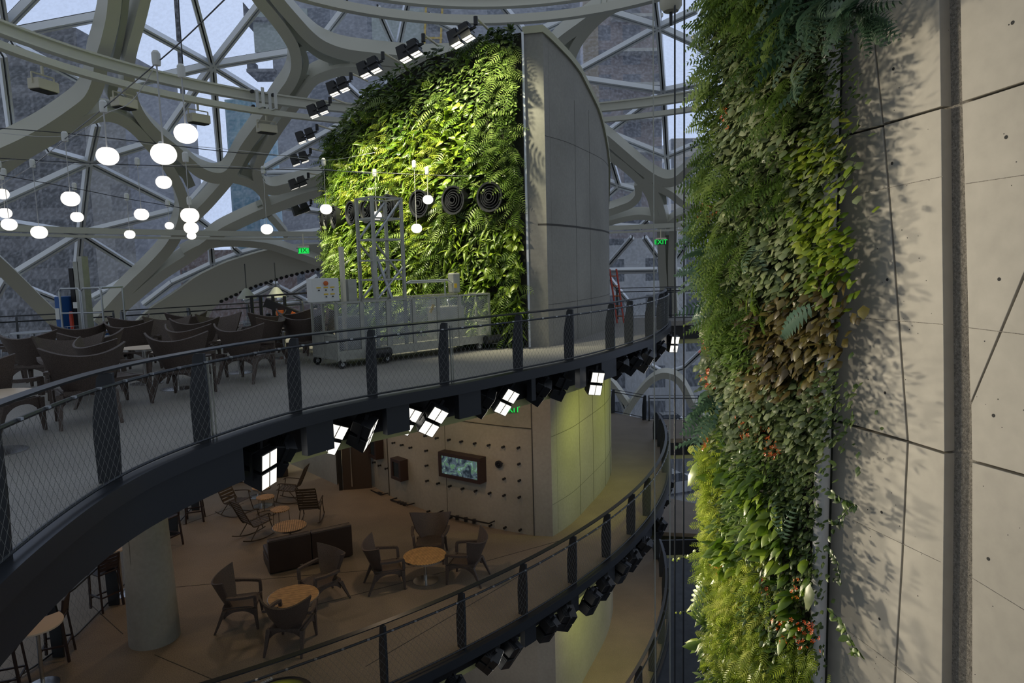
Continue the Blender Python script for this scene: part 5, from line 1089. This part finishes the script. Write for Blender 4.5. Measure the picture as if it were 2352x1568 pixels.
# black folded boom lift
d=D(655,712,18.2); e=empty('folded_lift',(d.x,d.y,0),R_(5),'black folded lift with orange ends parked behind the wicker chairs','lift')
mb=MB(); mb.box((.3,0,.4),(1.5,.6,.3)); mb.build('chassis',X['dark2'],e,bev=.03); mb=MB(); mb.bar((-.5,0,1.15),(.65,0,.62),.16,.22); mb.build('boom',X['dark2'],e); mb=MB(); mb.bar((.2,-.2,.85),(.75,-.2,.55),.07,.1); mb.build('jib',X['orange'],e)
for x in (-.85,-.62,-.3,.0): 
    mb=MB(); mb.bar((x,0,.2),(x,0,1.3),.07); mb.build('upright',X['dark2'],e)
mb=MB(); mb.bar((-1.0,0,1.3),(1.1,0,1.38),.05); mb.bar((-.9,0,.75),(.2,0,.8),.05); mb.build('cross_rail',X['dark2'],e)
mb=MB(); mb.box((-.1,-.15,.85),(.16,.16,.16)); mb.build('knob_cap',X['orange'],e)
for x in (-.2,.9):
    mb=MB(); mb.lathe([(.001,-.06),(.19,-.06),(.19,.06),(.001,.06)],16,rot=Matrix.Rotation(PI/2,3,'X')); mb.build('wheel',X['rubber'],e,loc=(x,-.32,.19))
# small glowing floor spots behind the chairs
for x,y,l in ((148,758,'tiny glowing lamp low on the far railing beside the scissor lift'),(403,738,'tiny glowing lamp low on the far railing in the middle'),(616,724,'tiny glowing lamp low on the far railing near the folded lift'),(724,705,'tiny glowing lamp beside the metal cart')):
    Y=16.3; p=D(x,y,Y); e=empty('marker_lamp',p,0,l,'lamp','tiny lamps on the far railing'); mb=MB(); mb.lathe([(.02,-.04),(.06,-.02),(.06,.04),(.001,.06)],12); mb.build('housing',X['black'],e); mb=MB(); mb.lathe([(.001,-.045),(.03,-.045),(.001,-.05)],10); mb.build('bulb',X['globe'],e)
for x,y,l in ((567,683,'grey bell lamp hanging below the curved plate, left of two'),(635,680,'grey bell lamp hanging below the curved plate, right of two')):
    p=D(x,y,22.5); e=empty('bell_lamp',p,0,l,'pendant lamp'); mb=MB(); mb.lathe([(.05,.30),(.12,.24),(.20,.12),(.30,.0),(.31,-.04),(.29,-.03),(.18,.10),(.04,.28)],28); mb.build('shade',X['web'],e,smooth=True); mb=MB(); mb.tube([(0,0,.3),(0,0,1.1)],.015,6); mb.build('stem',X['dark'],e)
# red folding ladder leaning behind the tower
e=empty('ladder',D(1414,735,22.2),R_(-15),'orange-red ladder leaning beside the right edge of the concrete tower','ladder'); e.location.z=0
for x in (-.0,.22):
    mb=MB(); mb.bar((x+.05,0,0),(x-.22,.35,1.75),.05,.03); mb.build('stile',X['red'],e)
for i in range(5):
    t=(i+.7)/5.4; mb=MB(); mb.bar((.05-.27*t,.35*t,1.75*t),(.27-.27*t,.35*t,1.75*t),.03); mb.build('rung',X['orange'],e)
# ================================================================ HOIST CART WITH LATTICE MAST
A=V3((-3.43,13.30,0)); Bq=V3((-.50,16.05,0)); L=(Bq-A).length; yaw=math.atan2(Bq.y-A.y,Bq.x-A.x)
e=empty('hoist_cart',A,yaw,'long galvanised mesh cart with a lattice mast parked before the planted tower','cart')
W_=1.0; H0=.16; H1=1.30; g='galv'
def fr(p0,p1,w=.045): mb=MB(); mb.bar(p0,p1,w); return mb
mb=MB(); mb.box((L/2,W_/2,H0+.05),(L,W_,.08)); mb.build('floor_pan',X[g],e)
for (x0,x1) in ((0,.58),(.58,1.2),(1.2,1.85),(1.85,2.5),(2.5,3.1),(3.1,L)):
    for y in (0,W_):
        mb=MB(); mb.bar((x0+.02,y,H0+.1),(x1-.02,y,H0+.1),.03,.18); mb.bar((x0+.02,y,H1),(x1-.02,y,H1),.04); mb.bar((x0+.02,y,H0),(x0+.02,y,H1),.04); mb.bar((x1-.02,y,H0),(x1-.02,y,H1),.04); f=mb.build('side_frame',X[g],e)
        mb=MB(); s_=.045; h=H1-H0-.24; n=int((x1-x0)/s_)+int(h/s_)
        for k in range(n):
            for sg in (1,-1):
                u0=k*s_-h; P=[]
                a0=max(u0,0); a1=min(u0+h,x1-x0-.06)
                if a1<=a0: continue
                z0_,z1_=a0-u0,a1-u0
                if sg<0: z0_,z1_=h-z0_,h-z1_
                mb.bar((x0+.03+a0,y,H0+.2+z0_),(x0+.03+a1,y,H0+.2+z1_),.006)
        mb.build('wire_mesh',X['silver'],f)
for x in (0,L):
    mb=MB(); 
    for z in (H0+.04,H0+.5,H1): mb.bar((x,0,z),(x,W_,z),.04)
    mb.bar((x,W_/2,H0),(x,W_/2,H1),.04); mb.build('end_frame',X[g],e)
    mb=MB(); mb.box((x,W_/2,.42),(.01,W_,.44)); mb.build('end_plate',X[g],e)
for x,y in ((.1,-.02),(.1,W_),(1.15,.0),(2.6,.0),(L-.35,0),(L-.1,W_)):
    mb=MB(); mb.box((0,0,.17),(.10,.08,.05)); mb.bar((-.04,-.035,.16),(-.02,-.035,.08),.03,.008); mb.bar((-.04,.035,.16),(-.02,.035,.08),.03,.008); c=mb.build('caster',X[g],e,loc=(x,y,0))
    mb=MB(); mb.lathe([(.001,-.022),(.05,-.022),(.085,-.02),(.09,0),(.085,.02),(.05,.022),(.001,.022)],18,c=(-.02,0,.09),rot=Matrix.Rotation(PI/2,3,'X')); mb.build('wheel',X['rubber'],c,smooth=True); mb=MB(); mb.lathe([(.001,-.026),(.04,-.026),(.04,.026),(.001,.026)],12,c=(-.02,0,.09),rot=Matrix.Rotation(PI/2,3,'X')); mb.build('hub',X['silver'],c)
for x in (.95,L+.02):
    mb=MB(); mb.tube([(x-.28,-.12,.24),(x+.18,-.12,.24)],.10,14); mb.build('drive_motor',X['black'],e,smooth=True)
mb=MB(); mb.bar((L,.1,.14),(L+.45,-.05,.10),.05); mb.build('tow_bar',X[g],e); mb=MB(); mb.lathe([(.001,-.05),(.08,-.05),(.08,.05),(.001,.05)],14,c=(L+.45,-.05,.09),rot=Matrix.Rotation(PI/2,3,'X')); mb.build('tow_wheel',X['rubber'],e)
# control box on a post
mb=MB(); mb.box((-.10,.25,1.56),(.58,.22,.46)); cb=mb.build('control_box',X['white'],e,bev=.01)
mb=MB(); mb.lathe([(.001,0),(.045,0),(.045,.03),(.001,.035)],16,c=(-.1,.14,1.69),rot=Matrix.Rotation(PI/2,3,'X')); mb.build('stop_button',X['orange'],cb)
for x,z in ((-.25,1.58),(-.1,1.58),(.04,1.58),(-.1,1.45),(.04,1.45)):
    mb=MB(); mb.box((x,.136,z+.03),(.09,.006,.025)); mb.build('switch_label',X['yellow'],cb); mb=MB(); mb.lathe([(.001,0),(.013,0),(.013,.02),(.001,.02)],10,c=(x,.138,z-.02),rot=Matrix.Rotation(PI/2,3,'X')); mb.build('switch',X['black'],cb)
mb=MB(); mb.box((.37,.3,1.25),(.07,.09,2.3)); mb.build('box_post',X['cream'],e); mb=MB(); mb.box((.55,.35,1.5),(.2,.22,.5)); mb.build('junction_box',X[g],e,bev=.01)
mb=MB(); mb.box((.62,.5,.62),(.5,.5,.75)); mb.build('drive_cabinet',X[g],e,bev=.02); mb=MB(); mb.box((3.1,.5,.7),(.7,.5,.7)); mb.build('counterweight_box',X[g],e,bev=.02)
mb=MB(); mb.tube([(1.9,.3,1.62),(2.0,.3,1.66),(3.0,.3,1.66),(3.15,.3,1.58)],.022,8); mb.tube([(2.0,.5,1.30),(2.0,.5,1.62),(3.1,.5,1.62),(3.1,.5,1.3)],.02,8); mb.build('grab_rail',X['silver'],e)
mb=MB(); mb.box((3.25,.35,1.58),(.20,.22,.46)); mb.build('winch_motor',X[g],e,bev=.03); mb=MB(); mb.box((3.2,.23,1.52),(.07,.01,.10)); mb.build('motor_label',X['yellow'],e); mb=MB(); mb.tube([(3.0,.3,1.2),(3.15,.4,1.0),(3.25,.45,.6),(3.3,.5,.3)],.02,6); mb.tube([(3.05,.35,1.25),(3.2,.3,.9),(3.2,.4,.5)],.015,6); mb.build('hose',X['silver'],e); mb=MB(); mb.box((2.35,.02,1.05),(.06,.01,.2),rot=Matrix.Rotation(.5,3,'Y')); mb.build('warning_tag',X['yellow'],e)
# lattice mast
mx0,mx1,my0,my1,zt=1.02,1.72,.12,.72,3.42
legs=[(mx0,my0),(mx1,my0),(mx1,my1),(mx0,my1)]
for x,y in legs: fr((x,y,H0+.1),(x,y,zt),.06).build('mast_leg',X[g],e)
for i,z in enumerate((zt-.02,2.98,2.55,2.12,1.72,1.30)):
    for k in range(4):
        a=legs[k]; b=legs[(k+1)%4]; fr((*a,z),(*b,z),.035).build('mast_rung',X[g],e)
for k,(za,zb) in enumerate(((2.55,3.38),(1.72,2.5),(1.3,1.98))):
    for q,(a,b) in enumerate(((legs[0],legs[1]),(legs[3],legs[2]))):
        if k==1: a,b=b,a
        mb=MB(); mb.tube([(*a,za),(*b,zb)],.026,8); mb.build('mast_brace',X['silver' if k!=1 else g],e)
fr((1.2,.4,1.3),(1.15,.4,2.4),.09).build('inner_ram',X[g],e); fr((1.55,.35,1.3),(1.25,.4,2.2),.05).build('inner_ram',X['silver'],e)
# cleat of red ropes and yellow rungs outside on the apartment tower
e=empty('site_ladder',D(985,110,61.6),R_(4),'yellow site ladder seen through the glass above the planted tower','ladder')
for x in (-.7,.7): mb=MB(); mb.bar((x,0,-3.5),(x+.6,0,3.5),.18); mb.build('stile',X['yellow'],e)
for k in range(4): mb=MB(); mb.bar((-.9+.15*k,0,-2.6+1.7*k),(.9+.15*k,0,-2.6+1.7*k),.16); mb.build('rung',X['yellow'],e)
